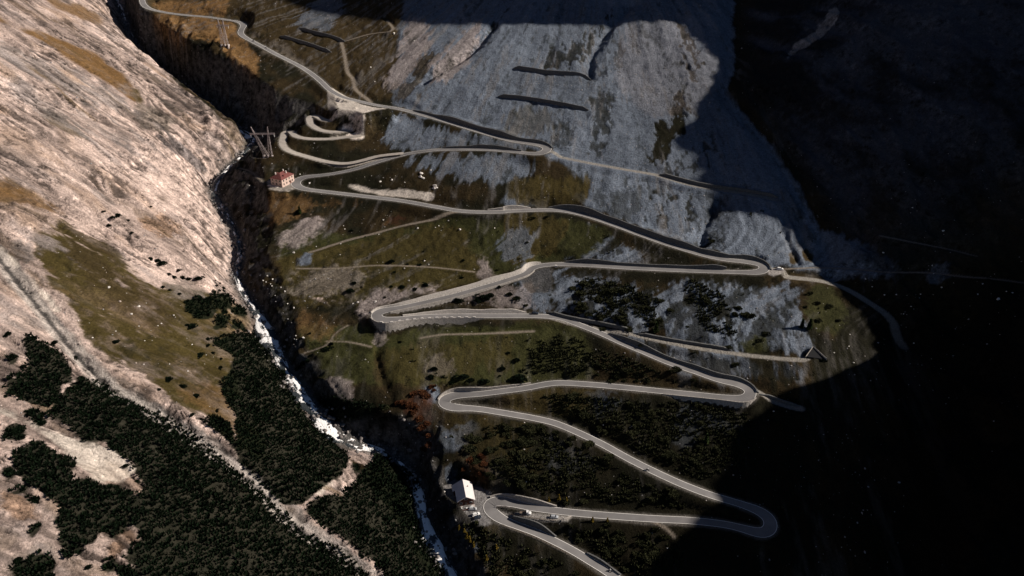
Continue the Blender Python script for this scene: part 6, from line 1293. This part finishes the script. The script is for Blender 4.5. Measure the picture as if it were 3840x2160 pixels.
# boulders in and along the torrent
k = g_.integers(0, len(GW), 2600); l = g_.normal(0, 1, 2600) * (GHW[k] * .9 + 1.0); x = GW[k, 0] + GN[k, 0] * l; y = GW[k, 1] + GN[k, 1] * l; sz = .25 + 1.35 * g_.random(2600) ** 3.5
rock_mass('torrent_boulders', np.c_[x, y, np.maximum(zfine(x, y), GW[k, 2] - .1) + .15], sz, mat('wet_boulder_stone', (.17, .15, .14), .7, .5, .25), 6)
# low dark scrub
def wC(x, y):
    v = gridval(nD, x, y) + .5 * fbm(x / 15, y / 15, 4, 3); return sstep(.15, .6, v) * gridval(clear, x, y) * (1 - gridval(wW, x, y)) * (.25 + .75 * (y < 470)) * (.35 + .65 * sstep(-60, 60, x)) * .5
x, y = pick(60000, wC, 41, -170, 240, 230, 640); sz = .45 + .55 * g_.random(len(x)); V, F = tufts(np.c_[x, y, zfine(x, y) - .1], .55 * sz, .8 * sz, 8, 5, .7); fastmesh('low_scrub', V, F, M['scrub'], kind='stuff')
# tussocks and dwarf pine seedlings on the sunny meadow
def wD(x, y): return sstep(.1, .6, gridval(nI, x, y) + .4 * fbm(x / 9, y / 9, 2, 3)) * gridval(clear, x, y) * gridval(wW, x, y) * (1 - gridval(rough, x, y)) * .35
x, y = pick(30000, wD, 43, -330, 0, 165, 600); sz = .3 + .4 * g_.random(len(x)); V, F = tufts(np.c_[x, y, zfine(x, y) - .1], .6 * sz, .5 * sz, 9, 5, .8); M['tuss'] = leaf_mat('tussock_grass', (.035, .026, .010), (.075, .05, .018)); fastmesh('tussock_grass', V, F, M['tuss'], kind='stuff')

# scrub so dense on the lower slopes that it reads as one mass
DN = [('o', [(1240,1060),(1400,1075),(1600,1180),(1800,1270),(1860,1300),(1700,1300),(1500,1285),(1330,1240),(1230,1190)]), ('o', [(1330,985),(1480,985),(1800,1010),(1900,1030),(1880,1180),(1760,1220),(1600,1140),(1440,1060)]),
      ('o', [(1300,1330),(1480,1310),(1650,1325),(1760,1340),(1700,1449),(1540,1449),(1400,1370)]), ('o', [(1400,840),(1560,880),(1740,945),(1700,985),(1420,950),(1280,950)]), ('f', [(480,690),(820,680),(1140,820),(1120,1080),(930,1050),(470,940)]), ('f', [(1250,700),(1420,700),(1700,900),(1700,1100),(1480,1130)]), ('o', [(1140,1290),(1250,1310),(1400,1400),(1450,1449),(1230,1449)])]
gx2 = np.random.default_rng(71).uniform(-60, 190, 60000); gy2 = np.random.default_rng(72).uniform(235, 480, 60000); px2, py2 = project(gx2, gy2, zfine(gx2, gy2)); ok2 = np.zeros(len(gx2), bool)
for (sheet, poly) in DN:
    m, x0, y0 = sheetmask(S(sheet, poly), 12); ok2 |= (sample(m, x0, y0, px2, py2) - .70 + 1.2 * fbm(gx2 / 8, gy2 / 6, 3, 4, .6)) > 0
ok2 &= gridval(clear, gx2, gy2) > .6
x = gx2[ok2]; y = gy2[ok2]; sz = .5 + .8 * np.random.default_rng(7).random(len(x)); V, F = tufts(np.c_[x, y, zfine(x, y) - .1], .85 * sz, 1.25 * sz, 12, 5, .6); fastmesh('dense_scrub', V, F, M['scrub'], kind='stuff')
